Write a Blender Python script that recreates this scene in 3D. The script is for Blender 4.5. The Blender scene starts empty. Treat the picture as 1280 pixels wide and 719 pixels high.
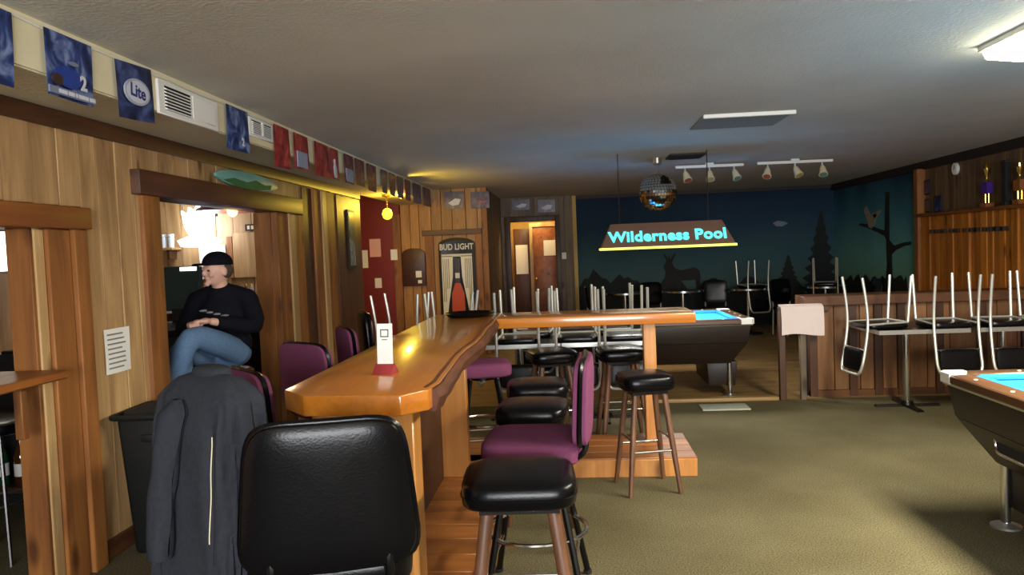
import bpy, bmesh, math, random
from mathutils import Vector, Matrix, noise as mnoise
random.seed(7)
S = bpy.context.scene
C = S.collection
PI = math.pi

# ------------------------------------------------------------------ camera
F = 960.0                                     # focal length in pixels of a 1280 x 719 frame
CAM_H = 1.55
yc = Vector(((715-640)/F, (359.5-312)/F, -1)).normalized()      # world +Y (along the left wall)
zc = Vector((1, .04, 0)).cross(yc).normalized()                  # world up, two degrees of roll
xc = yc.cross(zc)
ROT = Matrix((xc, yc, zc))
cd = bpy.data.cameras.new('camera'); cam = bpy.data.objects.new('camera', cd); C.objects.link(cam)
cd.sensor_width = 36; cd.lens = 36*F/1280; cd.clip_start = .05; cd.clip_end = 100
cam.matrix_world = Matrix.Translation((0, 0, CAM_H)) @ ROT.to_4x4()
S.camera = cam

def W(px, py, X=None, Y=None, Z=None):
    """point where the ray of a photo pixel meets a wall / floor / level plane"""
    d = ROT @ Vector(((px-640)/F, (359.5-py)/F, -1)); o = Vector((0, 0, CAM_H))
    i, v = (0, X) if X is not None else (1, Y) if Y is not None else (2, Z)
    return o + d*((v-o[i])/d[i])

# ------------------------------------------------------------------ world, exposure
w = bpy.data.worlds.new('world'); S.world = w; w.use_nodes = True
w.node_tree.nodes['Background'].inputs[0].default_value = (.6, .65, .8, 1)
w.node_tree.nodes['Background'].inputs[1].default_value = 0
S.view_settings.view_transform = 'Standard'; S.view_settings.look = 'None'
S.view_settings.exposure = 1.0; S.view_settings.gamma = 1; S.view_settings.use_curve_mapping = False

# daylight from the front windows of the bar, at the end of the room behind the camera
wd_ = bpy.data.lights.new('window_rear_offscreen', 'AREA'); wd_.shape = 'RECTANGLE'; wd_.size = 4.5; wd_.size_y = 1.5
wd_.energy = 300; wd_.color = (.95, .97, 1)
wo_ = bpy.data.objects.new('window_rear_offscreen', wd_); C.objects.link(wo_); wo_.location = (.9, -3.95, 1.6); wo_.rotation_euler = (PI/2, 0, 0)

# ------------------------------------------------------------------ materials
def lin(c):
    f = lambda u: u/12.92 if u <= .04045 else ((u+.055)/1.055)**2.4
    return tuple(f(u/255) for u in c) + (1,)
MATS = {}
def newmat(name):
    m = bpy.data.materials.new(name); m.use_nodes = True
    return m, m.node_tree.nodes, m.node_tree.links, m.node_tree.nodes['Principled BSDF']
def plain(name, col, rough=.6, metal=0, spec=.5, var=.0, bump=0, scale=40, coat=0):
    if name in MATS: return MATS[name]
    m, n, l, p = newmat(name)
    p.inputs['Base Color'].default_value = lin(col); p.inputs['Roughness'].default_value = rough
    p.inputs['Metallic'].default_value = metal; p.inputs['Specular IOR Level'].default_value = spec
    p.inputs['Coat Weight'].default_value = coat
    tc = n.new('ShaderNodeTexCoord'); nz = n.new('ShaderNodeTexNoise'); nz.inputs['Scale'].default_value = scale
    nz.inputs['Detail'].default_value = 4
    l.new(tc.outputs['Object'], nz.inputs['Vector'])
    mx = n.new('ShaderNodeMix'); mx.data_type = 'RGBA'
    a = lin(col); v = var
    mx.inputs[6].default_value = tuple(x*(1-v) for x in a[:3])+(1,)
    mx.inputs[7].default_value = tuple(min(1, x*(1+v)) for x in a[:3])+(1,)
    l.new(nz.outputs['Fac'], mx.inputs[0]); l.new(mx.outputs[2], p.inputs['Base Color'])
    if bump:
        b = n.new('ShaderNodeBump'); b.inputs['Strength'].default_value = bump; b.inputs['Distance'].default_value = .01
        l.new(nz.outputs['Fac'], b.inputs['Height']); l.new(b.outputs[0], p.inputs['Normal'])
    MATS[name] = m; return m
def wood(name, dark, light, axis='Z', rough=.5, scale=5, coat=0, knots=True, vary=.25):
    if name in MATS: return MATS[name]
    m, n, l, p = newmat(name)
    tc = n.new('ShaderNodeTexCoord'); oi = n.new('ShaderNodeObjectInfo')
    sc = n.new('ShaderNodeVectorMath'); sc.operation = 'SCALE'; sc.inputs[0].default_value = (7.3, 5.1, 9.7)
    l.new(oi.outputs['Random'], sc.inputs['Scale'])
    ad = n.new('ShaderNodeVectorMath'); ad.operation = 'ADD'
    l.new(tc.outputs['Object'], ad.inputs[0]); l.new(sc.outputs[0], ad.inputs[1])
    def mapped(along, across):
        mp = n.new('ShaderNodeMapping')
        mp.inputs['Scale'].default_value = tuple(along if a == axis else across for a in 'XYZ')
        l.new(ad.outputs[0], mp.inputs['Vector']); return mp
    n1 = n.new('ShaderNodeTexNoise'); n1.inputs['Scale'].default_value = scale; n1.inputs['Detail'].default_value = 6
    n1.inputs['Distortion'].default_value = .8
    l.new(mapped(.22, 1.5).outputs[0], n1.inputs['Vector'])
    n2 = n.new('ShaderNodeTexNoise'); n2.inputs['Scale'].default_value = scale*6; n2.inputs['Detail'].default_value = 3
    l.new(mapped(.06, 2).outputs[0], n2.inputs['Vector'])
    rp = n.new('ShaderNodeValToRGB'); rp.color_ramp.elements[0].position = .25; rp.color_ramp.elements[1].position = .75
    rp.color_ramp.elements[0].color = lin(dark); rp.color_ramp.elements[1].color = lin(light)
    l.new(n1.outputs['Fac'], rp.inputs[0])
    mx = n.new('ShaderNodeMix'); mx.data_type = 'RGBA'; mx.blend_type = 'MULTIPLY'; mx.inputs[0].default_value = .28
    l.new(rp.outputs[0], mx.inputs[6])
    r2 = n.new('ShaderNodeValToRGB'); r2.color_ramp.elements[0].position = .35; r2.color_ramp.elements[1].position = .6
    r2.color_ramp.elements[0].color = (.55, .5, .45, 1); r2.color_ramp.elements[1].color = (1, 1, 1, 1)
    l.new(n2.outputs['Fac'], r2.inputs[0]); l.new(r2.outputs[0], mx.inputs[7])
    col = mx.outputs[2]
    if knots:
        vo = n.new('ShaderNodeTexVoronoi'); vo.inputs['Scale'].default_value = 2.6
        l.new(mapped(.75, 1.9).outputs[0], vo.inputs['Vector'])
        kr = n.new('ShaderNodeValToRGB'); kr.color_ramp.elements[0].position = .07; kr.color_ramp.elements[1].position = .2
        kr.color_ramp.elements[0].color = (.22, .14, .09, 1); kr.color_ramp.elements[1].color = (1, 1, 1, 1)
        l.new(vo.outputs['Distance'], kr.inputs[0])
        mk = n.new('ShaderNodeMix'); mk.data_type = 'RGBA'; mk.blend_type = 'MULTIPLY'; mk.inputs[0].default_value = .8
        l.new(col, mk.inputs[6]); l.new(kr.outputs[0], mk.inputs[7]); col = mk.outputs[2]
    hs = n.new('ShaderNodeHueSaturation'); mr = n.new('ShaderNodeMapRange')
    mr.inputs['To Min'].default_value = 1-vary; mr.inputs['To Max'].default_value = 1+vary
    l.new(oi.outputs['Random'], mr.inputs['Value']); l.new(mr.outputs[0], hs.inputs['Value'])
    l.new(col, hs.inputs['Color']); l.new(hs.outputs[0], p.inputs['Base Color'])
    p.inputs['Roughness'].default_value = rough; p.inputs['Coat Weight'].default_value = coat; p.inputs['Coat Roughness'].default_value = .12
    b = n.new('ShaderNodeBump'); b.inputs['Strength'].default_value = .15; b.inputs['Distance'].default_value = .004
    l.new(n2.outputs['Fac'], b.inputs['Height']); l.new(b.outputs[0], p.inputs['Normal'])
    MATS[name] = m; return m
def glow(name, col, power):
    if name in MATS: return MATS[name]
    m, n, l, p = newmat(name)
    p.inputs['Base Color'].default_value = lin(col); p.inputs['Emission Color'].default_value = lin(col)
    p.inputs['Emission Strength'].default_value = power
    MATS[name] = m; return m
def printed(name, c1, c2, c3, scale=9, rough=.35):
    """blotchy printed picture: three inks"""
    if name in MATS: return MATS[name]
    m, n, l, p = newmat(name)
    tc = n.new('ShaderNodeTexCoord'); nz = n.new('ShaderNodeTexNoise'); nz.inputs['Scale'].default_value = scale
    nz.inputs['Detail'].default_value = 3; nz.inputs['Distortion'].default_value = 1.2
    l.new(tc.outputs['Object'], nz.inputs['Vector'])
    rp = n.new('ShaderNodeValToRGB'); e = rp.color_ramp.elements
    e[0].position = .34; e[0].color = lin(c1); e[1].position = .7; e[1].color = lin(c3)
    k = rp.color_ramp.elements.new(.5); k.color = lin(c2)
    l.new(nz.outputs['Fac'], rp.inputs[0]); l.new(rp.outputs[0], p.inputs['Base Color'])
    p.inputs['Roughness'].default_value = rough
    MATS[name] = m; return m
def glassy(name, col, rough=.05, trans=.9):
    if name in MATS: return MATS[name]
    m, n, l, p = newmat(name)
    p.inputs['Base Color'].default_value = lin(col); p.inputs['Roughness'].default_value = rough
    p.inputs['Transmission Weight'].default_value = trans
    MATS[name] = m; return m

def carpet():
    m, n, l, p = newmat('carpet')
    tc = n.new('ShaderNodeTexCoord')
    a = n.new('ShaderNodeTexNoise'); a.inputs['Scale'].default_value = 130; a.inputs['Detail'].default_value = 3
    b = n.new('ShaderNodeTexNoise'); b.inputs['Scale'].default_value = 1.3; b.inputs['Detail'].default_value = 5
    for q in (a, b): l.new(tc.outputs['Object'], q.inputs['Vector'])
    r = n.new('ShaderNodeValToRGB'); e = r.color_ramp.elements
    e[0].position = .3; e[0].color = lin((66, 60, 42)); e[1].position = .7; e[1].color = lin((128, 119, 90))
    l.new(a.outputs['Fac'], r.inputs[0])
    r2 = n.new('ShaderNodeValToRGB'); e = r2.color_ramp.elements
    e[0].position = .35; e[0].color = (.72, .70, .66, 1); e[1].position = .65; e[1].color = (1, 1, 1, 1)
    l.new(b.outputs['Fac'], r2.inputs[0])
    mx = n.new('ShaderNodeMix'); mx.data_type = 'RGBA'; mx.blend_type = 'MULTIPLY'; mx.inputs[0].default_value = 1
    l.new(r.outputs[0], mx.inputs[6]); l.new(r2.outputs[0], mx.inputs[7]); l.new(mx.outputs[2], p.inputs['Base Color'])
    bp = n.new('ShaderNodeBump'); bp.inputs['Strength'].default_value = .6; bp.inputs['Distance'].default_value = .006
    l.new(a.outputs['Fac'], bp.inputs['Height']); l.new(bp.outputs[0], p.inputs['Normal'])
    p.inputs['Roughness'].default_value = .95; p.inputs['Specular IOR Level'].default_value = .1
    return m
def stucco(name, col, amount):
    m, n, l, p = newmat(name)
    tc = n.new('ShaderNodeTexCoord')
    a = n.new('ShaderNodeTexNoise'); a.inputs['Scale'].default_value = 55; a.inputs['Detail'].default_value = 5
    b = n.new('ShaderNodeTexNoise'); b.inputs['Scale'].default_value = .9; b.inputs['Detail'].default_value = 4
    for q in (a, b): l.new(tc.outputs['Object'], q.inputs['Vector'])
    r = n.new('ShaderNodeValToRGB'); e = r.color_ramp.elements
    k = lin(col); e[0].position = .3; e[0].color = tuple(x*.82 for x in k[:3])+(1,); e[1].position = .7; e[1].color = k
    l.new(b.outputs['Fac'], r.inputs[0]); l.new(r.outputs[0], p.inputs['Base Color'])
    bp = n.new('ShaderNodeBump'); bp.inputs['Strength'].default_value = amount; bp.inputs['Distance'].default_value = .01
    l.new(a.outputs['Fac'], bp.inputs['Height']); l.new(bp.outputs[0], p.inputs['Normal'])
    p.inputs['Roughness'].default_value = .9; p.inputs['Specular IOR Level'].default_value = .2
    return m
def mural(name, stops):
    """painted sky: paint colours by height (object z in metres)"""
    m, n, l, p = newmat(name)
    tc = n.new('ShaderNodeTexCoord'); sp = n.new('ShaderNodeSeparateXYZ'); l.new(tc.outputs['Object'], sp.inputs[0])
    nz = n.new('ShaderNodeTexNoise'); nz.inputs['Scale'].default_value = 1.4; nz.inputs['Detail'].default_value = 5
    l.new(tc.outputs['Object'], nz.inputs['Vector'])
    ma = n.new('ShaderNodeMath'); ma.operation = 'MULTIPLY_ADD'; ma.inputs[1].default_value = .7; l.new(nz.outputs['Fac'], ma.inputs[0])
    l.new(sp.outputs['Z'], ma.inputs[2])
    mr = n.new('ShaderNodeMapRange'); mr.inputs['From Min'].default_value = .3; mr.inputs['From Max'].default_value = 2.95
    l.new(ma.outputs[0], mr.inputs['Value'])
    rp = n.new('ShaderNodeValToRGB'); e = rp.color_ramp.elements
    e[0].position = 0; e[0].color = lin(stops[0][1]); e[1].position = 1; e[1].color = lin(stops[-1][1])
    for pos, c in stops[1:-1]: rp.color_ramp.elements.new(pos).color = lin(c)
    l.new(mr.outputs[0], rp.inputs[0]); l.new(rp.outputs[0], p.inputs['Base Color'])
    p.inputs['Roughness'].default_value = .75; p.inputs['Specular IOR Level'].default_value = .2
    return m

M = {}
M['carpet'] = carpet()
M['ceiling'] = stucco('ceiling_stucco', (216, 213, 196), .5)
M['soffit'] = stucco('soffit_stucco', (222, 212, 178), 1.0)
M['cream'] = plain('cream_paint', (226, 214, 176), .8, var=.05)
M['plank'] = wood('plank_tan', (138, 102, 62), (206, 166, 114), 'Z', .55, vary=.12)
M['post'] = wood('post_orange', (106, 60, 24), (168, 108, 50), 'Z', .6, vary=.12)
M['post_pale'] = wood('post_pale', (150, 112, 66), (206, 170, 118), 'Z', .5, vary=.1)
M['darkpost'] = wood('post_dark', (52, 30, 16), (92, 54, 28), 'Z', .5, vary=.1)
M['beam'] = wood('beam_dark', (58, 32, 16), (104, 62, 30), 'Y', .5, vary=.1)
M['beam_orange'] = wood('beam_orange', (108, 56, 22), (164, 98, 42), 'Y', .45, vary=.1)
M['beamx'] = wood('beam_dark_x', (62, 36, 18), (112, 68, 34), 'X', .5, vary=.1)
M['bartop'] = wood('bar_varnish', (170, 92, 22), (216, 136, 44), 'Y', .28, 3, coat=.7, knots=True, vary=.04)
M['bartopx'] = wood('bar_varnish_x', (168, 92, 26), (212, 136, 48), 'X', .28, 3, coat=.7, knots=True, vary=.04)
M['barpost'] = wood('bar_post', (160, 98, 40), (206, 142, 70), 'Z', .4, 4, coat=.3, vary=.08)
M['bark'] = wood('bark', (54, 28, 16), (116, 62, 30), 'Y', .6, 14, knots=False, vary=.05)
M['deck'] = wood('deck_orange', (128, 74, 32), (176, 110, 52), 'X', .45, coat=.2, vary=.15)
M['wains'] = wood('wainscot_orange', (150, 84, 22), (206, 130, 44), 'Z', .45, vary=.18)
M['upper'] = wood('upper_panel', (84, 62, 42), (126, 98, 68), 'Z', .6, vary=.15)
M['budwall'] = wood('far_panel', (134, 88, 40), (186, 134, 70), 'Z', .5, vary=.18)
M['greyboard'] = wood('grey_board', (96, 82, 66), (140, 122, 98), 'Z', .7, vary=.15)
M['stoolleg'] = wood('stool_leg', (74, 46, 30), (124, 84, 58), 'Z', .45, 8, knots=False, vary=.1)
M['halfpanel'] = wood('half_wall_panel', (98, 62, 34), (150, 104, 62), 'Z', .6, vary=.2)
M['floorwood'] = wood('floor_wood', (120, 92, 52), (170, 136, 84), 'X', .5, vary=.05)
M['red'] = plain('red_paint', (120, 24, 20), .5, var=.1)
M['black_vinyl'] = plain('black_vinyl', (6, 6, 9), .25, spec=.25, var=.3, bump=.06, scale=160)
M['purple'] = plain('purple_fabric', (116, 62, 92), .9, spec=.15, var=.25, bump=.3, scale=260)
M['black_metal'] = plain('black_metal', (14, 13, 13), .35, metal=.4, var=.2)
M['chrome'] = plain('chrome', (214, 214, 212), .2, metal=1, var=.04)
M['brushed'] = plain('brushed_steel', (190, 190, 184), .34, metal=.9, var=.08)
M['greytube'] = plain('grey_tube', (196, 194, 184), .38, metal=.55, var=.05)
M['laminate'] = plain('black_laminate', (20, 18, 17), .3, var=.3)
M['pool_body'] = plain('pool_body', (34, 24, 17), .45, var=.25, scale=12)
M['pool_rail'] = wood('pool_rail', (70, 44, 26), (112, 76, 48), 'Y', .35, coat=.3, knots=False, vary=.05)
M['pool_railx'] = wood('pool_rail_x', (62, 40, 24), (102, 70, 44), 'X', .35, coat=.3, knots=False, vary=.05)
M['felt'] = plain('blue_felt', (44, 138, 218), .95, spec=.1, var=.06, bump=.1, scale=300)
M['white'] = plain('white_plastic', (232, 230, 222), .45, var=.03)
M['paper'] = plain('paper', (236, 232, 224), .8, var=.03, scale=14)
M['towel'] = plain('towel', (222, 204, 198), .95, spec=.1, var=.06, bump=.4, scale=120)
M['bin'] = plain('bin_green', (9, 14, 12), .5, var=.15)
M['denim'] = plain('denim', (92, 118, 150), .9, spec=.1, var=.25, bump=.2, scale=70)
M['jacket'] = plain('jacket', (46, 48, 54), .95, spec=.1, var=.25, bump=.25, scale=60)
M['navy'] = plain('navy_cloth', (17, 18, 26), .9, spec=.1, var=.3, bump=.2, scale=60)
M['cap'] = plain('cap_cloth', (14, 15, 22), .85, spec=.1, var=.2, scale=80)
M['skin'] = plain('skin', (206, 158, 138), .55, var=.08, scale=20)
M['hair'] = plain('hair', (70, 56, 48), .8, var=.2, scale=90)
M['silver'] = plain('mirror_ball', (220, 220, 220), .08, metal=1, var=.02)
M['dark'] = plain('dark_void', (16, 14, 13), .8, var=.2)
M['counterblack'] = plain('counter_black', (30, 27, 25), .5, var=.2, scale=20)
M['trimdark'] = plain('trim_dark', (34, 24, 18), .6, var=.25, scale=10)
M['hall'] = plain('hall_paint', (214, 176, 96), .7, var=.05)
M['brass'] = plain('gold_plate', (212, 170, 80), .25, metal=1, var=.05)
M['ink'] = plain('ink', (30, 26, 30), .7, var=.1)
M['rubber'] = plain('rubber', (20, 20, 20), .8, var=.1)

# ------------------------------------------------------------------ mesh helpers
class MB:
    def __init__(s): s.v = []; s.f = []
    def add(s, vs, fs):
        k = len(s.v); s.v += [tuple(p) for p in vs]; s.f += [tuple(i+k for i in f) for f in fs]; return s
    def box(s, x0, x1, y0, y1, z0, z1):
        vs = [(x, y, z) for z in (z0, z1) for y in (y0, y1) for x in (x0, x1)]
        return s.add(vs, [(0, 2, 3, 1), (4, 5, 7, 6), (0, 1, 5, 4), (2, 6, 7, 3), (0, 4, 6, 2), (1, 3, 7, 5)])
    def hexa(s, low, high):
        return s.add(list(low)+list(high), [(3, 2, 1, 0), (4, 5, 6, 7), (0, 1, 5, 4), (1, 2, 6, 5), (2, 3, 7, 6), (3, 0, 4, 7)])
    def tube(s, pts, r, n=8):
        pts = [Vector(p) for p in pts]; rs = r if isinstance(r, (list, tuple)) else [r]*len(pts)
        vs = []; up = None
        for i, p in enumerate(pts):
            a = pts[max(i-1, 0)]; b = pts[min(i+1, len(pts)-1)]; t = (b-a).normalized()
            if up is None: up = Vector((0, 0, 1)) if abs(t.z) < .9 else Vector((1, 0, 0))
            e1 = t.cross(up).normalized(); e2 = e1.cross(t).normalized(); up = e2
            for j in range(n):
                g = 2*PI*j/n; vs.append(p + e1*math.cos(g)*rs[i] + e2*math.sin(g)*rs[i])
        fs = []
        for i in range(len(pts)-1):
            for j in range(n):
                fs.append((i*n+j, i*n+(j+1) % n, (i+1)*n+(j+1) % n, (i+1)*n+j))
        fs.append(tuple(range(n-1, -1, -1))); fs.append(tuple(range((len(pts)-1)*n, len(pts)*n)))
        return s.add(vs, fs)
    def lathe(s, prof, n=20, c=(0, 0, 0)):
        vs = []; fs = []
        for r, z in prof:
            for j in range(n):
                g = 2*PI*j/n; vs.append((c[0]+r*math.cos(g), c[1]+r*math.sin(g), c[2]+z))
        for i in range(len(prof)-1):
            for j in range(n): fs.append((i*n+j, i*n+(j+1) % n, (i+1)*n+(j+1) % n, (i+1)*n+j))
        fs.append(tuple(range(n-1, -1, -1))); fs.append(tuple(range((len(prof)-1)*n, len(prof)*n)))
        return s.add(vs, fs)
    def prism(s, poly, a0, a1, axis='Z'):
        """polygon swept along an axis; polygon is (x,y) for Z, (x,z) for Y, (y,z) for X"""
        n = len(poly)
        def p(q, a): return (q[0], q[1], a) if axis == 'Z' else (q[0], a, q[1]) if axis == 'Y' else (a, q[0], q[1])
        vs = [p(q, a0) for q in poly]+[p(q, a1) for q in poly]
        fs = [tuple(range(n-1, -1, -1)), tuple(range(n, 2*n))]+[(i, (i+1) % n, n+(i+1) % n, n+i) for i in range(n)]
        return s.add(vs, fs)
    def superq(s, c, a, b, h, e1=.5, e2=.4, nu=28, nv=12, fn=None):
        """puffy cushion: a x b outline (half sizes), h half thickness along z"""
        sp = lambda t, e: math.copysign(abs(t)**e, t)
        vs = []; fs = []
        for i in range(nv+1):
            ph = -PI/2+PI*i/nv
            for j in range(nu):
                th = 2*PI*j/nu
                q = Vector((a*sp(math.cos(ph), e1)*sp(math.cos(th), e2), b*sp(math.cos(ph), e1)*sp(math.sin(th), e2), h*sp(math.sin(ph), e1)))
                if fn: q = Vector(fn(q))
                vs.append(q+Vector(c))
        for i in range(nv):
            for j in range(nu): fs.append((i*nu+j, i*nu+(j+1) % nu, (i+1)*nu+(j+1) % nu, (i+1)*nu+j))
        return s.add(vs, fs)
    def grid(s, fn, nu, nv):
        vs = [fn(i/nu, j/nv) for j in range(nv+1) for i in range(nu+1)]
        fs = [(j*(nu+1)+i, j*(nu+1)+i+1, (j+1)*(nu+1)+i+1, (j+1)*(nu+1)+i) for j in range(nv) for i in range(nu)]
        return s.add(vs, fs)
    def mesh(s, name, m, bevel=0, smooth=True, seg=2, thick=0):
        me = bpy.data.meshes.new(name); bm = bmesh.new()
        vs = [bm.verts.new(p) for p in s.v]
        for f in s.f:
            try: bm.faces.new([vs[i] for i in f])
            except ValueError: pass
        bmesh.ops.remove_doubles(bm, verts=bm.verts, dist=1e-5)
        bmesh.ops.dissolve_degenerate(bm, dist=1e-6, edges=bm.edges)
        if thick:
            bmesh.ops.solidify(bm, geom=bm.faces[:], thickness=thick)
        bmesh.ops.recalc_face_normals(bm, faces=bm.faces)
        if bevel:
            es = [e for e in bm.edges if len(e.link_faces) == 2 and e.calc_face_angle(0) > .5]
            bmesh.ops.bevel(bm, geom=es, offset=bevel, segments=seg, affect='EDGES', profile=.5)
        bm.to_mesh(me); bm.free()
        if smooth:
            me.polygons.foreach_set('use_smooth', [True]*len(me.polygons)); me.set_sharp_from_angle(angle=.7)
        me.materials.append(m); return me
    def build(s, name, m, parent=None, bevel=0, smooth=True, seg=2, thick=0):
        return link(name, s.mesh(name, m, bevel, smooth, seg, thick), parent)
def link(name, me, parent=None):
    o = bpy.data.objects.new(name, me); C.objects.link(o); o.parent = parent; return o
def tag(o, label, cat, group=None):
    o['label'] = label; o['category'] = cat
    if group: o['group'] = group
    return o
def thing(name, label, cat, loc=(0, 0, 0), rotz=0, group=None, rot=None):
    o = bpy.data.objects.new(name, None); C.objects.link(o); o.empty_display_size = .1
    o.location = loc; o.rotation_euler = rot if rot else (0, 0, rotz)
    return tag(o, label, cat, group)
def struct(o): o['kind'] = 'structure'; return o
def copy_tree(o, parent=None):
    c = o.copy(); C.objects.link(c); c.parent = parent
    for ch in list(o.children): copy_tree(ch, c)
    return c
def dup(root, label, loc, rot=None, group=None):
    r = copy_tree(root); r.location = loc
    if rot is not None: r.rotation_euler = rot
    r['label'] = label
    if group: r['group'] = group
    return r
def bx(name, m, parent, x0, x1, y0, y1, z0, z1, bevel=0):
    return MB().box(x0, x1, y0, y1, z0, z1).build(name, m, parent, bevel, seg=1)
def text(name, s, size, m, parent=None, loc=(0, 0, 0), rot=(PI/2, 0, 0), depth=.002, fat=0.0, sx=1.0):
    cu = bpy.data.curves.new(name, 'FONT'); cu.body = s; cu.size = size; cu.extrude = depth; cu.offset = fat
    cu.space_character = 1.0+fat*8; cu.align_x = 'CENTER'; cu.align_y = 'CENTER'; cu.resolution_u = 3
    o = bpy.data.objects.new(name+'_tmp', cu); C.objects.link(o)
    me = bpy.data.meshes.new_from_object(o.evaluated_get(bpy.context.evaluated_depsgraph_get()))
    bpy.data.objects.remove(o); me.materials.clear(); me.materials.append(m); me.name = name
    o = link(name, me, parent); o.location = loc; o.rotation_euler = rot; o.scale = (sx, 1, 1)
    return o
def rounded(w, h, r, n=5, cx=0, cy=0):
    pts = []
    for qx, qy, a0 in ((w/2-r, h/2-r, 0), (-w/2+r, h/2-r, PI/2), (-w/2+r, -h/2+r, PI), (w/2-r, -h/2+r, 1.5*PI)):
        for i in range(n+1):
            a = a0+PI/2*i/n; pts.append((cx+qx+r*math.cos(a), cy+qy+r*math.sin(a)))
    return pts
def ellipse(a, b, n=24, cx=0, cy=0): return [(cx+a*math.cos(2*PI*i/n), cy+b*math.sin(2*PI*i/n)) for i in range(n)]
def spline(ps, n=6):
    """smooth path through points"""
    ps = [Vector(p) for p in ps]; out = []
    for i in range(len(ps)-1):
        p0 = ps[max(i-1, 0)]; p1 = ps[i]; p2 = ps[i+1]; p3 = ps[min(i+2, len(ps)-1)]
        for k in range(n):
            t = k/n
            out.append(.5*((2*p1)+(p2-p0)*t+(2*p0-5*p1+4*p2-p3)*t*t+(3*p1-p0-3*p2+p3)*t**3))
    return out+[ps[-1]]
def lamp(name, kind, loc, power, col, size=.1, rot=(0, 0, 0), sy=None, parent=None):
    d = bpy.data.lights.new(name, kind); d.energy = power; d.color = col
    if kind == 'AREA':
        d.size = size
        if sy: d.shape = 'RECTANGLE'; d.size_y = sy
    else: d.shadow_soft_size = size
    o = bpy.data.objects.new(name, d); C.objects.link(o); o.location = loc; o.rotation_euler = rot; o.parent = parent
    return o

# ------------------------------------------------------------------ room shell
XW, XR, ZC = -2.52, 4.82, 2.55          # left wall, right wall, ceiling
YB, YD, YP, Y0 = 14.6, 14.3, 11.7, -4.0  # mural wall, door wall, beer mirror wall, wall behind camera
XS = -2.09                               # soffit face
struct(bx('floor', M['carpet'], None, -5.6, XR+.1, Y0, 7.66, -.1, 0))
fw = struct(bx('floor', M['floorwood'], None, -5.6, XR+.1, 7.66, 16.5, -.1, 0.0))
th = MB().box(.45, 1.96, 7.60, 7.74, 0, .035).build('trim_1', M['floorwood'], None, .006); struct(th)
struct(bx('ceiling', M['ceiling'], None, -5.6, XR+.1, Y0, 16.5, ZC, ZC+.1))
struct(bx('wall_right', M['upper'], None, XR, XR+.1, Y0, 10.95, 0, ZC))
struct(bx('wall_rear', M['upper'], None, -5.6, XR+.1, Y0-.1, Y0, 0, ZC))
# soffit box along the left wall: smooth painted face, rough underside
so = MB().box(XW-.1, XS-.01, Y0, YP, 2.338, ZC).build('ceiling_soffit', M['soffit']); struct(so)
bx('soffit_face', M['cream'], so, XS-.012, XS, Y0, YP, 2.345, ZC)

# left wall: backing in pieces round the openings, planks as children
wl = struct(MB().box(XW-.14, XW-.03, Y0, 1.9, 0, 2.34).box(XW-.11, XW-.03, 3.43, 4.42, 0, 2.34)
            .box(XW-.14, XW-.03, 1.9, 3.43, 1.86, 2.34).box(XW-.14, XW-.03, 4.42, 6.55, 2.1, 2.34)
            .box(XW-.14, XW-.03, 6.55, 9.0, 0, 2.34).build('wall_left', M['dark']))
def planks(parent, m, axis, plane, sgn, a0, a1, z0, z1, wmin, wmax, thick=.022, gap=.006):
    """vertical boards on a wall: axis is the direction they are laid along"""
    a = a0
    while a < a1-.02:
        b = min(a+random.uniform(wmin, wmax), a1)
        if a1-b < .05: b = a1
        t = thick*random.uniform(.8, 1.15)
        o = MB().box(-.5, .5, -.5, .5, 0, 1)
        p0, p1 = plane, plane+sgn*t
        if axis == 'Y': q = MB().box(min(p0, p1), max(p0, p1), a+gap/2, b-gap/2, z0, z1)
        else: q = MB().box(a+gap/2, b-gap/2, min(p0, p1), max(p0, p1), z0, z1)
        q.build('plank', m, parent, .003, seg=1)
        a = b
planks(wl, M['plank'], 'Y', XW-.03, 1, 3.80, 4.34, .0, 2.26, .13, .19, .034)
planks(wl, M['plank'], 'Y', XW-.03, 1, 1.3, 3.80, 1.87, 2.26, .15, .22, .034)
planks(wl, M['plank'], 'Y', XW-.03, 1, 4.34, 6.75, 2.12, 2.26, .16, .24, .034)
planks(wl, M['plank'], 'Y', XW-.03, 1, 6.75, 9.0, 0, 2.26, .16, .22, .034)
planks(wl, M['plank'], 'Y', XW-.03, 1, -.4, 1.3, 0, 2.26, .16, .22, .034)
# trims and beams of the left wall
struct(MB().box(XW-.02, XW+.03, Y0, 9.02, 2.25, 2.337).build('trim_2', M['beam'], None, .004))
struct(MB().box(XW-.02, XW+.02, 3.78, 4.32, 0, .10).build('baseboard_left', M['beam'], None, .004))
# near pass-through: lintel and door posts
o = struct(MB().box(XW-.16, XW+.075, 1.7, 3.77, 1.75, 1.86).build('trim_3', M['beam_orange'], None, .006))
t4 = struct(MB().box(XW-.11, XW-.03, 3.42, 3.80, 0, 1.75).build('trim_4', M['dark'], None))
for a, b, pr, m in ((3.418, 3.485, .012, 'post_pale'), (3.49, 3.655, .028, 'post'), (3.66, 3.765, .05, 'post')):
    bx('post_board', M[m], t4, XW-.035, XW+pr, a, b, 0, 1.75, .005)
bx('jamb_board', M['post'], t4, XW-.115, XW+.005, 3.395, 3.417, 0, 1.75, .003)
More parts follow.
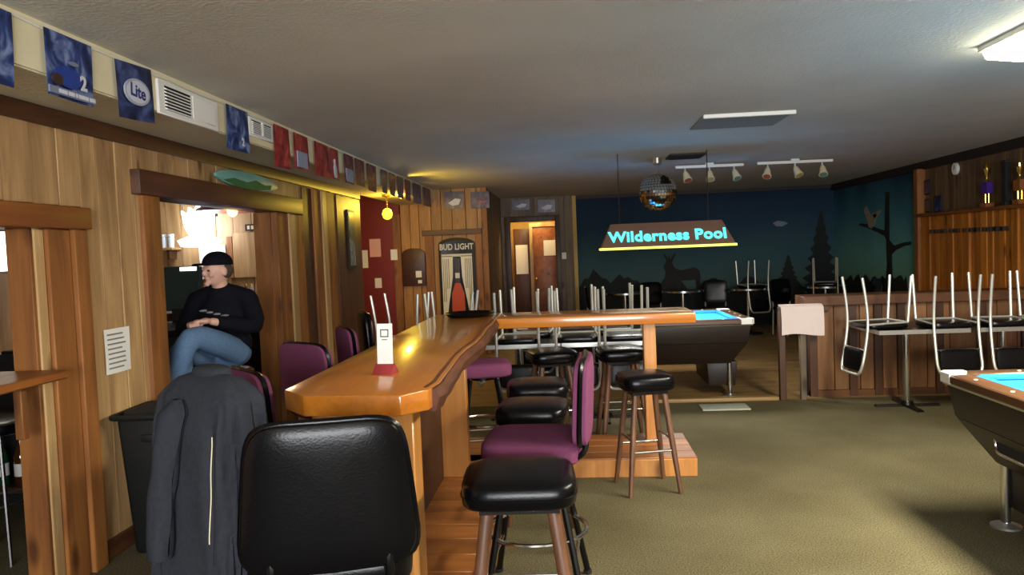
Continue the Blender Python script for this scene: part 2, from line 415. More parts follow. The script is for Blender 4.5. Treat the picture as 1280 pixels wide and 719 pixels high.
# big opening: header and jambs
struct(MB().box(XW-.16, XW+.06, 4.26, 6.95, 1.97, 2.115).build('trim_5', M['beam'], None, .006))
t6 = struct(MB().box(XW-.17, XW+.03, 4.33, 4.52, 0, 1.97).build('trim_6', M['post'], None, .006))
t7 = struct(MB().box(XW-.15, XW-.03, 6.42, 8.45, 0, 1.97).build('trim_7', M['dark'], None))
for a, b, pr, m in ((6.40, 6.66, .02, 'post'), (6.66, 6.80, .035, 'post_pale'), (6.80, 7.05, .02, 'post'), (7.06, 7.33, .012, 'darkpost'),
                    (7.34, 7.55, .03, 'post'), (7.55, 7.68, .045, 'post_pale'), (7.68, 8.02, .03, 'post'), (8.03, 8.18, .04, 'darkpost'), (8.19, 9.02, .02, 'darkpost')):
    bx('post_board', M[m], t7, XW-.04, XW+pr, a, b, 0, 2.24 if a > 7 else 1.97, .005)
bx('jamb_board', M['post'], t7, XW-.18, XW-.03, 6.38, 6.402, 0, 1.97, .003)

# bar room beyond the left wall
struct(bx('wall_bar_back', M['plank'], None, -5.55, -5.45, Y0, 9.1, 0, ZC))
wb = struct(bx('wall_bar_end', M['cream'], None, -5.5, XW-.12, 9.02, 9.12, 0, ZC))
planks(wb, M['post_pale'], 'X', 9.02, -1, -5.45, -2.66, 0, 2.5, .16, .24)

# alcove and beer-mirror wall
struct(bx('wall_alcove', M['plank'], None, -3.5, -3.4, 9.1, YP+.05, 0, ZC))
wf = struct(bx('wall_far', M['dark'], None, -3.5, -1.30, YP+.02, YP+.12, 0, ZC))
planks(wf, M['budwall'], 'X', YP+.02, -1, -2.62, -1.34, 0, 2.55, .14, .22)
bx('red_panel', M['red'], wf, -3.4, -2.63, YP-.02, YP+.02, 0, 2.55)
bx('corner_board', M['post'], wf, -1.36, -1.27, YP-.03, YP+.12, 0, 2.55, .004)
bx('red_panel_edge', M['post'], wf, -2.74, -2.62, YP-.04, YP+.02, 0, 2.2, .004)
ws = struct(bx('wall_step', M['greyboard'], None, -1.40, -1.30, YP+.12, YD+.1, 0, ZC))
# door wall with a lit hall behind the doorway
DX0, DX1, DZ = -1.13, -.30, 2.10
wd = struct(MB().box(-1.4, DX0, YD, YD+.1, 0, ZC).box(DX1, .02, YD, YD+.1, 0, ZC).box(DX0, DX1, YD, YD+.1, DZ, ZC).build('wall_door', M['greyboard']))
planks(wd, M['greyboard'], 'X', YD, -1, DX1+.08, .02, 0, 2.55, .08, .12)
planks(wd, M['greyboard'], 'X', YD, -1, -1.3, -.22, DZ+.1, 2.55, .18, .26)
t8 = struct(MB().box(DX0-.11, DX0, YD-.035, YD+.1, 0, DZ+.1).box(DX1, DX1+.09, YD-.035, YD+.1, 0, DZ+.1).box(DX0, DX1, YD-.04, YD+.1, DZ, DZ+.1).build('trim_8', M['darkpost'], None, .004))
struct(MB().box(-1.4, 0.1, 16.1, 16.2, 0, ZC).box(-1.5, -1.4, YD+.1, 16.2, 0, ZC).box(.0, .1, YD+.1, 16.2, 0, ZC).build('wall_hall', M['hall']))
d1 = struct(MB().box(-.76, -.26, 15.02, 15.07, 0, 2.02).build('door_1', M['beam_orange'], None, .004))
MB().superq((-.71, 15.0, 1.0), .03, .03, .03, 1, 1, 12, 8).build('door_knob', M['brass'], d1)
bx('door_sign', M['paper'], d1, -.55, -.32, 15.012, 15.02, 1.45, 1.75)
struct(MB().box(-.82, -.76, 15.0, 15.1, 0, 2.1).box(-.76, -.2, 15.0, 15.1, 2.02, 2.1).build('trim_9', M['post_pale']))
d2 = struct(MB().box(-1.16, -.84, 15.3, 15.34, 0, 2.0).build('door_2', M['darkpost'], None, .004))
bx('notice', M['paper'], d2, -1.12, -.88, 15.29, 15.30, 1.1, 1.68)

# mural walls
M['mural'] = mural('mural_back', [(0, (66, 78, 68)), (.25, (74, 96, 90)), (.5, (58, 86, 92)), (.75, (36, 60, 80)), (1, (24, 42, 64))])
M['mural_r'] = mural('mural_right', [(0, (84, 112, 88)), (.3, (112, 158, 138)), (.5, (104, 162, 160)), (.75, (64, 120, 140)), (1, (28, 52, 76))])
wm = struct(bx('wall_back', M['mural'], None, .02, XR+.1, YB, YB+.1, 0, ZC))
struct(bx('wall_return', M['greyboard'], None, -.02, .03, YD-.02, YB+.1, 0, ZC))
wmr = struct(bx('wall_mural_right', M['mural_r'], None, XR, XR+.1, 10.95, YB, 0, ZC))
M['paint_dark'] = plain('mural_dark_green', (17, 24, 22), .8, var=.3, scale=6)
M['paint_moose'] = plain('mural_brown', (34, 30, 28), .8, var=.3, scale=6)
def back_decal(name, pts, m, dy=.003):
    """painted silhouette given in photo pixels on the mural wall"""
    q = [W(x, y, Y=YB) for x, y in pts]
    return MB().prism([(p.x, p.z) for p in q], YB-dy, YB+.001, 'Y').build(name, m, wm, smooth=False)
def fir(cx, base, top, half, n=9):
    pts = []
    for i in range(n):
        t = i/n; y = base-(base-top)*t; r = half*(1-t)
        pts += [(cx-r, y), (cx-r*.55, y-(base-top)/n*.5)]
    left = pts; right = [(2*cx-x, y-1.5) for x, y in reversed(pts)]
    return left+[(cx, top)]+right
bush = [(712, 420)]
for i in range(60):
    x = 714+i*5.5
    bush.append((x, 372-20*abs(math.sin(i*.35))-8*random.random()-(10 if 4 < i < 12 else 0)))
bush += [(1044, 420)]
back_decal('painted_bushes', bush, M['paint_dark'])
back_decal('painted_fir', fir(1026, 372, 262, 30), M['paint_dark'], .004)
back_decal('painted_fir', fir(985, 372, 318, 22), M['paint_dark'], .004)
back_decal('painted_moose', [(828, 362), (832, 340), (829, 334), (833, 326), (829, 318), (831, 317), (835, 324), (836, 317), (838, 324), (843, 316), (845, 318), (840, 328), (843, 335),
                             (852, 338), (868, 334), (874, 338), (876, 346), (874, 362), (871, 362), (869, 350), (852, 351), (850, 362), (846, 362), (843, 352), (838, 362)], M['paint_moose'], .005)
M['paint_moon'] = plain('mural_pale', (120, 132, 140), .8, var=.2)
back_decal('painted_cloud', [(966, 279), (972, 276), (980, 277), (985, 279), (978, 283), (970, 283)], M['paint_moon'])
def side_decal(name, pts, m, dx=.003):
    q = [W(x, y, X=XR) for x, y in pts]
    return MB().prism([(p.y, p.z) for p in q], XR-dx, XR+.001, 'X').build(name, m, wmr, smooth=False)
side_decal('painted_tree', [(1106, 370), (1109, 330), (1108, 300), (1106, 295), (1096, 290), (1082, 284), (1074, 282), (1075, 279), (1084, 280), (1096, 285), (1106, 288), (1107, 240),
                            (1112, 240), (1112, 300), (1118, 307), (1130, 303), (1139, 302), (1139, 306), (1130, 308), (1120, 313), (1115, 318), (1116, 345), (1119, 370)], M['paint_dark'], .005)
M['paint_bird'] = plain('mural_bird', (146, 138, 120), .8, var=.3)
side_decal('painted_bird', [(1086, 284), (1085, 277), (1082, 270), (1080, 262), (1083, 258), (1086, 264), (1089, 270), (1092, 266), (1096, 268), (1095, 274), (1093, 281), (1090, 286)], M['paint_bird'], .006)
side_decal('painted_bird', [(1091, 270), (1096, 264), (1102, 262), (1099, 268), (1095, 273)], M['paint_bird'], .006)
side_decal('painted_bushes', [(1046, 372)]+[(1046+i*3, 354-8*abs(math.sin(i*.9))-4*random.random()) for i in range(30)]+[(1136, 372)], M['paint_dark'], .004)
struct(bx('trim_10', M['trimdark'], None, XR-.05, XR, 4, YB, ZC-.11, ZC-.001))
struct(bx('trim_11', M['trimdark'], None, .03, XR-.05, YB-.05, YB, ZC-.06, ZC-.001))

# right wall: wainscot with a ledge, upper panel
wr = bpy.data.objects['wall_right']
planks(wr, M['wains'], 'Y', XR, -1, 6.2, 10.86, 0, 1.80, .11, .15, .10, .005)
planks(wr, M['upper'], 'Y', XR, -1, 6.2, 10.9, 1.85, 2.45, .14, .2, .02, .005)
bx('corner_board', M['post'], wr, XR-.13, XR, 10.86, 10.97, 0, 2.45, .004)
struct(MB().box(XR-.17, XR, 4, 10.88, 1.80, 1.84).build('trim_12', M['beam_orange'], None, .004))
for i in range(12):
    a = W(1166+8.2*i, 290-.35*i, X=XR-.12)
    bx('cue_rack_peg', M['trimdark'], wr, XR-.15, XR-.09, a.y-.012, a.y+.012, a.z-.02, a.z+.03)

# ------------------------------------------------------------------ ceiling fixtures and lamps
def wrap_light(loc, label, power, L=1.2, wd_=.3):
    t = thing('ceiling_light', label, 'ceiling light', loc, 0, 'fluorescent ceiling lights')
    bx('housing', M['white'], t, -L/2-.02, L/2+.02, -wd_/2, wd_/2, -.03, 0, .004)
    pr = [(-wd_/2+.01, -.03), (wd_/2-.01, -.03), (wd_/2-.03, -.075), (.06, -.095), (-.06, -.095), (-wd_/2+.03, -.075)]
    MB().prism(pr, -L/2, L/2, 'X').build('diffuser', glow('tube_glow', (255, 248, 214), 14), t, .006)
    lamp('tube_lamp', 'AREA', (0, 0, -.11), power, (1, .95, .80), L, (0, 0, 0), wd_, t)
    return t
wrap_light((2.46, 3.15, ZC), 'long glowing fluorescent ceiling light over the near pool table', 95, 2.4, .5).rotation_euler[2] = PI/2
t = thing('ceiling_panel', 'grey ceiling access panel with a white front edge', 'ceiling panel', (1.40, 6.42, ZC))
bx('panel', plain('panel_grey', (140, 140, 128), .85, var=.08), t, -.35, .35, -.30, .36, -.012, 0, .004)
bx('edge_strip', M['white'], t, -.35, .35, -.33, -.30, -.03, 0, .003)
t = thing('ceiling_vent', 'dark louvred ceiling vent beside the mirror ball', 'vent', (1.30, 8.75, ZC))
bx('frame', M['trimdark'], t, -.2, .2, -.2, .2, -.02, 0, .004)
for i in range(5): bx('slat', M['dark'], t, -.17, .17, -.16+.07*i, -.13+.07*i, -.03, -.02)

# mirror ball: facets are small flat mirrors
t = thing('mirror_ball', 'silver mirror ball hanging from a ceiling motor', 'disco ball', (1.0, 8.9, 0))
MB().lathe([(.05, 2.55), (.05, 2.49), (.03, 2.47)], 16).build('motor', M['brushed'], t)
MB().tube([(0, 0, 2.48), (0, 0, 2.36)], .005, 6).build('chain', M['brushed'], t)
ball = MB().superq((0, 0, 2.16), .205, .205, .205, 1, 1, 20, 14).build('ball_core', M['trimdark'], t)
fac = MB(); cR = Vector((0, 0, 2.16))
for i in range(1, 20):
    ph = -PI/2+PI*i/20; n = max(6, int(40*math.cos(ph)))
    for j in range(n):
        a = 2*PI*j/n
        d = Vector((math.cos(ph)*math.cos(a), math.cos(ph)*math.sin(a), math.sin(ph)))
        u = Vector((-math.sin(a), math.cos(a), 0)); v = d.cross(u)
        jit = Vector((random.uniform(-.04, .04), random.uniform(-.04, .04), random.uniform(-.04, .04)))
        d2_ = (d+jit).normalized(); u = (u-d2_*u.dot(d2_)).normalized(); v = d2_.cross(u)
        c = cR+d*.214; h = .0145
        k = len(fac.v)
        fac.add([c-u*h-v*h, c+u*h-v*h, c+u*h+v*h, c-u*h+v*h, c-d*.012], [(0, 1, 2, 3), (1, 0, 4), (2, 1, 4), (3, 2, 4), (0, 3, 4)])
fo = fac.build('mirror_facets', M['silver'], t, smooth=False); fo['kind'] = 'stuff'

# track lights
for k, (x0, x1) in enumerate(((1.31, 2.15), (2.30, 3.22))):
    t = thing('track_light', ('track light on the ceiling beside the mirror ball', 'track light on the ceiling before the painted fir tree')[k], 'track light', ((x0+x1)/2, 9.72, ZC), .06, 'track lights')
    L = (x1-x0)/2
    bx('rail', M['white'], t, -L, L, -.02, .02, -.055, -.02, .004)
    bx('mount', M['white'], t, -.05, .05, -.02, .02, -.03, 0)
    for i in range(3):
        x = -L*.72+L*.72*i
        MB().tube([(x, 0, -.05), (x, 0, -.1)], .008, 6).build('stem', M['white'], t)
        c = MB(); ax = Vector((random.uniform(-.3, .3), -.5, -.8)).normalized()
        p = Vector((x, 0, -.10))
        c.tube([p, p+ax*.03, p+ax*.09, p+ax*.13], [.02, .035, .045, .055], 12)
        h = c.build('spot_head', M['cream'], t)
        MB().tube([p+ax*.128, p+ax*.134], .045, 12).build('bulb', plain('spot_glass%d' % i, ((150, 80, 60), (170, 150, 90), (90, 130, 110))[i], .2), h)

# pool lamp sign
t = thing('pool_lamp', 'hanging brown pool table lamp lettered Wilderness Pool', 'pool lamp', (1.0, 8.35, 0))
sh = MB(); zb, zt = 1.545, 1.80
lo = [(-.69, -.25, zb), (.69, -.25, zb), (.69, .25, zb), (-.69, .25, zb)]; hi = [(-.58, -.10, zt), (.58, -.10, zt), (.58, .10, zt), (-.58, .10, zt)]
sh.add(lo+hi, [(4, 5, 6, 7), (0, 1, 5, 4), (1, 2, 6, 5), (2, 3, 7, 6), (3, 0, 4, 7)])
shade = sh.build('shade', plain('lamp_brown', (112, 82, 66), .5, var=.1), t, smooth=False, thick=.01)
fr = MB(); 
for y0, y1 in ((-.262, -.25), (.25, .262)): fr.box(-.70, .70, y0, y1, zb-.02, zb+.005)
for x0, x1 in ((-.70, -.69), (.69, .70)): fr.box(x0, x1, -.25, .25, zb-.02, zb+.005)
fr.build('lit_rim', glow('rim_yellow', (236, 220, 90), .7), t)
tilt = math.atan2(.15, .255)
lt = text('lettering', 'Wilderness Pool', .172, glow('teal_letters', (96, 222, 226), .5), t, (0, -.192, 1.655), (PI/2-tilt, 0, 0), .004, .0065, 1.0)
bmt = bmesh.new(); bmt.from_mesh(lt.data); todo = set(bmt.faces); islands = []
while todo:
    stack = [todo.pop()]; isl = []
    while stack:
        f = stack.pop(); isl.append(f)
        for v in f.verts:
            for g in v.link_faces:
                if g in todo: todo.remove(g); stack.append(g)
    islands.append(isl)
for isl in islands:
    q = MB(); idx = {}
    for f in isl:
        for v in f.verts:
            if v not in idx: idx[v] = len(q.v); q.v.append(tuple(v.co))
        q.f.append(tuple(idx[v] for v in f.verts))
    o = q.build('letter', MATS['teal_letters'], t, smooth=False); o.location = lt.location; o.rotation_euler = lt.rotation_euler
bmt.free(); bpy.data.objects.remove(lt)
for x in (-.48, .46): MB().tube([(x, 0, zt-.01), (x, 0, ZC)], .006, 6).build('hanger_rod', M['trimdark'], t)
bx('tube', glow('pool_tube', (255, 255, 246), 6), t, -.5, .5, -.03, .03, 1.68, 1.72)
lamp('pool_lamp_light', 'AREA', (0, 0, 1.60), 28, (1, .98, .92), 1.1, (0, 0, 0), .35, t)

# amber lamp at the end of the soffit
t = thing('wall_lamp', 'amber glass lamp glowing under the end of the soffit', 'lamp', (-2.30, 9.55, 0))
MB().lathe([(.06, 2.338), (.06, 2.31), (.02, 2.30)], 14).build('canopy', M['brass'], t)
MB().tube([(0, 0, 2.31), (0, 0, 2.16)], .008, 6).build('stem', M['brass'], t)
MB().lathe([(.02, 2.16), (.05, 2.14), (.068, 2.09), (.05, 2.04), (.015, 2.02)], 14).build('globe', glow('amber_globe', (255, 180, 36), 3), t)
lamp('amber_light', 'POINT', (.12, .10, 2.20), 18, (1, .68, .08), .05, parent=t)

# hall lamp behind the doorway
t = thing('hall_light', 'round ceiling light in the hall behind the doorway', 'ceiling light', (-.75, 14.75, ZC))
MB().lathe([(.14, 0), (.14, -.03), (.09, -.07), (.02, -.085)], 16).build('globe', glow('hall_globe', (255, 214, 130), 6), t)
lamp('hall_lamp', 'POINT', (0, -.0, -.22), 15, (1, .76, .36), .1, parent=t)

# ------------------------------------------------------------------ the long bar
bar = thing('bar_counter', 'long varnished wooden bar with live edge and a cross arm', 'bar counter', (0, 0, 0))
ZT, ZU = 1.07, .995
right = [(-.53, 2.70), (-.515, 2.86), (-.525, 3.05), (-.535, 3.3), (-.55, 3.6), (-.55, 3.85), (-.535, 4.15), (-.54, 4.5), (-.56, 4.9), (-.555, 5.2), (-.565, 5.5)]
top = [(-1.09, 2.77), (-.97, 2.635), (-.61, 2.60)]+right+[(-.565, 6.06), (-1.11, 6.06)]
MB().prism(top, ZU, ZT).build('bar_top', M['bartop'], bar, .006)
# bark on the live edge: a ragged strip below the polished rim
bk = MB(); n = 46
def edge_at(t):
    y = 2.74+t*(5.48-2.74)
    for (x0, y0), (x1, y1) in zip(right, right[1:]):
        if y0 <= y <= y1: return x0+(x1-x0)*(y-y0)/(y1-y0), y
    return right[-1][0], y
rows = []
for i in range(n+1):
    x, y = edge_at(i/n); e = .010+.020*abs(mnoise.noise((y*2.3, 0, 5))); z = .014*mnoise.noise((y*4, 3, 1))
    rows.append([(x-.03, y, ZT+.003), (x+e*.6, y, ZT+.002-.008), (x+e+.012, y, (ZT+ZU)/2+z), (x+e*.5, y, ZU-.014+z), (x-.05, y, ZU-.006)])
vs = [p for r in rows for p in r]; fs = [(i*5+j, i*5+j+1, i*5+5+j+1, i*5+5+j) for i in range(n) for j in range(4)]
fs += [(0, 1, 2, 3, 4), tuple(n*5+k for k in (4, 3, 2, 1, 0))]
b = bk.add(vs, fs).build('live_edge', M['bark'], bar); b['label'] = 'dark ragged bark edge'
MB().box(-.565, .86, 5.52, 6.06, ZU, ZT).build('cross_top', M['bartopx'], bar, .008)
bx('post', M['barpost'], bar, -.79, -.61, 2.78, 2.92, 0, ZU, .006)
bx('post', M['barpost'], bar, -.93, -.70, 4.78, 4.86, .13, ZU, .006)
bx('post', M['barpost'], bar, .49, .58, 5.58, 5.68, .13, ZU, .006)
bx('post', M['barpost'], bar, -.98, -.86, 5.86, 5.98, 0, ZU, .006)
bx('end_panel', M['barpost'], bar, -1.0, -.79, 2.80, 2.84, 0, ZU, .004)
bx('knee_wall', M['darkpost'], bar, -.905, -.865, 2.92, 5.86, .13, ZU)
# foot platform
pf = thing('foot_platform', 'low plank foot platform running round the foot of the bar', 'platform', (0, 0, 0))
y = 2.94
while y < 5.15:
    e = y+.20
    bx('deck_plank', M['deck'], pf, -.93, -.46, y+.003, e-.003, .095, .13, .004); y = e
x = -.955
for k in range(4):
    bx('deck_plank', M['deck'], pf, -.93, .785, 5.16+.17*k+.003, 5.16+.17*(k+1)-.003, .095, .13, .004)
bx('riser', M['deck'], pf, -.475, -.455, 2.94, 5.15, 0, .095, .003)
bx('riser', M['barpost'], pf, -.455, .785, 5.155, 5.185, 0, .12, .004)
bx('riser', M['deck'], pf, .76, .785, 5.185, 5.84, 0, .095, .003)
bx('riser', M['deck'], pf, -.93, -.48, 2.94, 2.965, 0, .095, .003)

# table tent on the bar
t = thing('table_tent', 'white upright drink menu card with a maroon foot', 'menu card', (-.785, 3.10, ZT), -.15)
MB().hexa([(-.033, -.004, .02), (.033, -.004, .02), (.033, .004, .02), (-.033, .004, .02)], [(-.033, .008, .205), (.033, .008, .205), (.033, .014, .205), (-.033, .014, .205)]).build('card', M['paper'], t)
MB().prism([(-.045, 0), (.04, 0), (.004, .04), (-.004, .04)], -.042, .042, 'X').build('foot', plain('maroon_print', (150, 48, 50), .5, var=.1), t, .001)
fr = MB()
for a in ((-.018, .018, .178, .182), (-.018, .018, .150, .154), (-.018, -.014, .150, .182), (.014, .018, .150, .182), (-.012, .012, .138, .141)):
    fr.hexa([(a[0], -.0045+(a[2]-.02)*.065, a[2]), (a[1], -.0045+(a[2]-.02)*.065, a[2]), (a[1], 0+(a[2]-.02)*.065, a[2]), (a[0], 0+(a[2]-.02)*.065, a[2])],
            [(a[0], -.0045+(a[3]-.02)*.065, a[3]), (a[1], -.0045+(a[3]-.02)*.065, a[3]), (a[1], 0+(a[3]-.02)*.065, a[3]), (a[0], 0+(a[3]-.02)*.065, a[3])])
fr.build('emblem', M['ink'], t)
t = thing('tray', 'round black serving tray lying at the far corner of the bar', 'tray', (-.80, 5.83, ZT))
MB().lathe([(.15, 0), (.17, .004), (.19, .03), (.185, .032), (.165, .010), (.02, .008)], 28).build('dish', M['black_vinyl'], t)

# ------------------------------------------------------------------ stools
def round_seat(m, half=.19, th=.05, fn=None, e2=.45): return MB().superq((0, 0, 0), half, half, th, .45, e2, 32, 12, fn)
def make_stool(label, h=.75, seatm='black_vinyl', half=.19):
    t = thing('bar_stool', label, 'stool', (0, 0, 0), 0, 'backless black vinyl bar stools')
    MB().superq((0, 0, h-.055), half, half, .055, .42, .42, 36, 12, lambda q: (q.x, q.y, q.z+(.008 if q.z > 0 else 0)*(1-(q.x/half)**2)*(1-(q.y/half)**2))).build('seat', M[seatm], t)
    MB().superq((0, 0, h-.056), half+.003, half+.003, .006, .4, .42, 36, 6).build('piping', M['black_metal'], t)
    bx('seat_plate', M['black_metal'], t, -.13, .13, -.13, .13, h-.125, h-.10)
    tp, bt = .105, .185
    at = lambda sx, sy, z: Vector((sx*(tp+(bt-tp)*(1-z/(h-.1))), sy*(tp+(bt-tp)*(1-z/(h-.1))), z))
    for sx in (-1, 1):
        for sy in (-1, 1):
            MB().tube([at(sx, sy, 0), at(sx, sy, .3), at(sx, sy, h-.1)], [.016, .021, .021], 10).build('leg', M['stoolleg'], t)
    for k, (a, b_, z) in enumerate((((-1, -1), (1, -1), .27), ((-1, 1), (1, 1), .27), ((-1, -1), (-1, 1), .34), ((1, -1), (1, 1), .34))):
        MB().tube([at(a[0], a[1], z), at(b_[0], b_[1], z)], .009, 8).build('foot_rail', M['chrome'], t)
    return t
s0 = make_stool('backless black stool with brown legs before the purple stool'); s0.location = (-.225, 2.80, 0); s0.rotation_euler[2] = .05
dup(s0, 'backless black stool standing before the platform by the cross bar post', (.43, 4.92, 0), (0, 0, .22)).scale = (.88, .88, 1)
dup(s0, 'backless black stool behind the cross bar between post and platform end', (.36, 6.22, 0), (0, 0, .1))
dup(s0, 'backless black stool beneath the middle of the cross bar', (-.20, 6.20, -.0), (0, 0, .3))
dup(s0, 'backless black stool right behind the purple backed stool', (-.24, 4.06, 0), (0, 0, -.08))
dup(s0, 'backless black stool second behind the purple backed stool', (-.245, 4.72, 0), (0, 0, .06))
s0.scale = (1.1, 1.1, 1)

def make_backstool(label, m, group, h=.75, w=.215, wrap=.35, hh=.185, taper=.03):
    """padded seat and back on black splayed metal legs, occupant faces +Y, back at -Y"""
    t = thing('back_stool', label, 'stool', (0, 0, 0), 0, group)
    MB().superq((0, 0, h-.05), w-.005, .205, .055, .4, .4, 36, 12).build('seat', M[m], t)
    bend = lambda dy, k: (lambda q: (q.x*(1-taper*q.y/hh), dy-q.z*k-.05*(q.y+hh)+wrap*q.x*q.x, h-.02+hh+q.y))
    MB().superq((0, 0, 0), w-.006, hh, .026, .5, .35, 36, 12, bend(-.20, 1)).build('backrest', M[m], t)
    MB().superq((0, 0, 0), w-.006, hh, .022, .5, .35, 36, 12, bend(-.226, 1)).build('back_shell', M[m], t)
    MB().superq((0, 0, 0), w+.004, hh+.010, .014, .4, .35, 36, 8, bend(-.213, 1)).build('back_welt', M['black_vinyl'], t)
    for s in (-1, 1):
        MB().tube(spline([(s*.13, -.12, h-.10), (s*.15, -.20, h-.06), (s*.15, -.225, h-.01), (s*.15, -.215, h+.05)], 4), .012, 8).build('back_bracket', M['black_metal'], t)
    MB().lathe([(.09, h-.13), (.09, h-.10)], 20).build('swivel_plate', M['black_metal'], t)
    at = lambda sx, sy, z: Vector((sx*(.10+.10*(1-z/(h-.12))), sy*(.10+.10*(1-z/(h-.12))), z))
    for sx in (-1, 1):
        for sy in (-1, 1):
            l_ = MB().tube([at(sx, sy, 0), at(sx, sy, h-.12)], .014, 8).build('leg', M['black_metal'], t)
            MB().tube([at(sx, sy, 0), at(sx, sy, .02)], .018, 8).build('foot_cap', M['rubber'], l_)
    ring = []
    for z, n in ((.30, 24),):
        r = math.hypot(*at(1, 1, z).xy)-.002
        MB().tube([(r*math.cos(2*PI*i/n), r*math.sin(2*PI*i/n), z) for i in range(n+1)], .010, 8).build('foot_ring', M['chrome'], t)
    MB().tube([at(-1, 1, .2), at(1, 1, .2)], .008, 8).build('foot_rail', M['chrome'], t)
    MB().tube([at(-1, -1, .2), at(1, -1, .2)], .008, 8).build('foot_rail', M['chrome'], t)
    return t
GP = 'purple upholstered bar stools with backs'
p0 = make_backstool('purple backed stool on the platform side of the bar', 'purple', GP, .73, .215, .35, .185)
p0.location = (-.205, 3.42, 0); p0.scale = (1.08, 1.08, 1); p0.rotation_euler[2] = PI/2-.05
dup(p0, 'purple backed stool beside the grey jacket', (-1.28, 3.42, 0), (0, 0, -PI/2+.75))
dup(p0, 'purple backed stool second from the grey jacket along the bar', (-1.40, 4.42, 0), (0, 0, -PI/2+.95))
dup(p0, 'purple backed stool third from the grey jacket along the bar', (-1.36, 5.25, 0), (0, 0, -PI/2+.5))
q = dup(p0, 'purple stool pushed into the corner under the bar', (-.63, 5.12, .13), (0, 0, .2)); q.scale = (.9, .9, .95)
for ch in list(q.children):
    if ch.name.split('.')[0] in ('backrest', 'back_shell', 'back_bracket', 'back_welt'): bpy.data.objects.remove(ch)
GB = 'black vinyl bar stools with backs'
b0 = make_backstool('black vinyl backed stool at the chamfered end of the bar', 'black_vinyl', GB, .76, .222, .55, .197, .09)
b0.location = (-.71, 2.13, 0); b0.rotation_euler[2] = .26
dup(b0, 'black vinyl backed stool with a grey jacket over its back', (-1.08, 2.51, 0), (0, 0, -.5)).scale = (.7, .8, 1)
dup(b0, 'black vinyl backed stool at the far end of the purple stools', (-1.44, 5.95, 0), (0, 0, -PI/2+.4))

# jacket draped over the back of the stool by the bar end
jk = thing('jacket', 'grey blue jacket draped over a black stool back', 'jacket', (-1.08, 2.51, 0), -.5)   # same frame as the stool under it
def jacket_fn(u, v):
    """closed ring round the stool back (local y -0.14 to -0.20); below the seat it hangs behind the stool"""
    a = 2*PI*u; z = 1.205-.65*v
    c_, s_ = math.cos(a), math.sin(a); k = min(1, v*9)**.5
    half = .075+.112*k+.012*v
    low = 1 if z < .735 else 0
    yf = -.10*(1-low)-.218*low; yr = -.245-.05*v; yf = -.172+(yf+.172)*k if z > .9 else yf; yr = -.172+(yr+.172)*(.4+.6*k)
    e = .42; x = -.01*v+half*math.copysign(abs(c_)**e, c_); t_ = math.copysign(abs(s_)**e, s_)
    y = yf+(yr-yf)*(.5-.5*t_)
    w_ = .030*mnoise.noise((c_*2.2, s_*2.2, z*1.8))+.012*math.sin(7*a+z*6+2*mnoise.noise((a, z*3, 9)))+.012*mnoise.noise((c_*6, s_*6, z*7))
    w_ = (abs(w_)+.004)*min(1, v*4)
    return (x+w_*c_, y+(w_*s_ if s_ < 0 else 0), z+.03*mnoise.noise((c_, s_, 3))*v)
jb = MB().grid(jacket_fn, 84, 44)
jb.f = [f for f in jb.f if not (.55 < sum(jb.v[i][2] for i in f)/4 < .775 and f[0] % 85 in range(2, 40) and min(jb.v[i][2] for i in f) < .735 < max(jb.v[i][2] for i in f))]   # the front flap ends on the seat
tc_ = len(jb.v); jb.v.append((0, -.172, 1.22)); jb.f += [(i, i+1, tc_) for i in range(84)]
jb.build('jacket_body', M['jacket'], jk)
sl = MB()
def sleeve(u, v):
    c = spline_pts[int(v*(len(spline_pts)-1))]; a = 2*PI*u; r = min(.055, .018+.3*v)-.012*v+.012*mnoise.noise((c.x*9, a, c.z*8))
    return (c.x+r*math.cos(a), c.y+r*.8*math.sin(a), c.z)
spline_pts = spline([(-.05, -.262, 1.13), (-.07, -.295, .99), (-.085, -.315, .82), (-.09, -.33, .64)], 8)
sl.grid(sleeve, 20, 24).build('sleeve', M['jacket'], jk)
zp = []
for i in range(15):
    x, y, z = jacket_fn(.80, .28+.5*i/14); zp.append((x, y-.003, z))
MB().tube(zp, .0018, 6).build('zipper', M['cream'], jk)
MB().superq((0, -.172, 1.20), .08, .042, .03, .7, .8, 24, 10).build('collar', M['jacket'], jk)

# ------------------------------------------------------------------ tables with upturned chairs
def make_table(label, wx=.76, wy=.76, h=.74):
    t = thing('square_table', label, 'table', (0, 0, 0), 0, 'pedestal tables with chairs put up on them')
    bx('table_top', M['laminate'], t, -wx/2+.008, wx/2-.008, -wy/2+.008, wy/2-.008, h-.035, h)
    ed = MB()
    ed.box(-wx/2, wx/2, -wy/2, -wy/2+.008, h-.036, h+.001).box(-wx/2, wx/2, wy/2-.008, wy/2, h-.036, h+.001)
    ed.box(-wx/2, -wx/2+.008, -wy/2, wy/2, h-.036, h+.001).box(wx/2-.008, wx/2, -wy/2, wy/2, h-.036, h+.001)
    ed.build('edge_band', M['brushed'], t)
    MB().tube([(0, 0, .03), (0, 0, h-.035)], .032, 14).build('column', M['chrome'], t)
    bs = MB()
    for a in (0, PI/2):
        c, s = math.cos(a), math.sin(a); L, w_ = .28, .03
        P = lambda x, y, z: (x*c-y*s, x*s+y*c, z)
        bs.hexa([P(-L, -w_, 0), P(L, -w_, 0), P(L, w_, 0), P(-L, w_, 0)], [P(-L, -w_*.7, .018), P(L, -w_*.7, .018), P(L, w_*.7, .018), P(-L, w_*.7, .018)])
    bs.lathe([(.06, .015), (.05, .05)], 14)
    bs.build('base', M['black_metal'], t)
    bx('top_bracket', M['black_metal'], t, -.12, .12, -.12, .12, h-.05, h-.035)
    return t
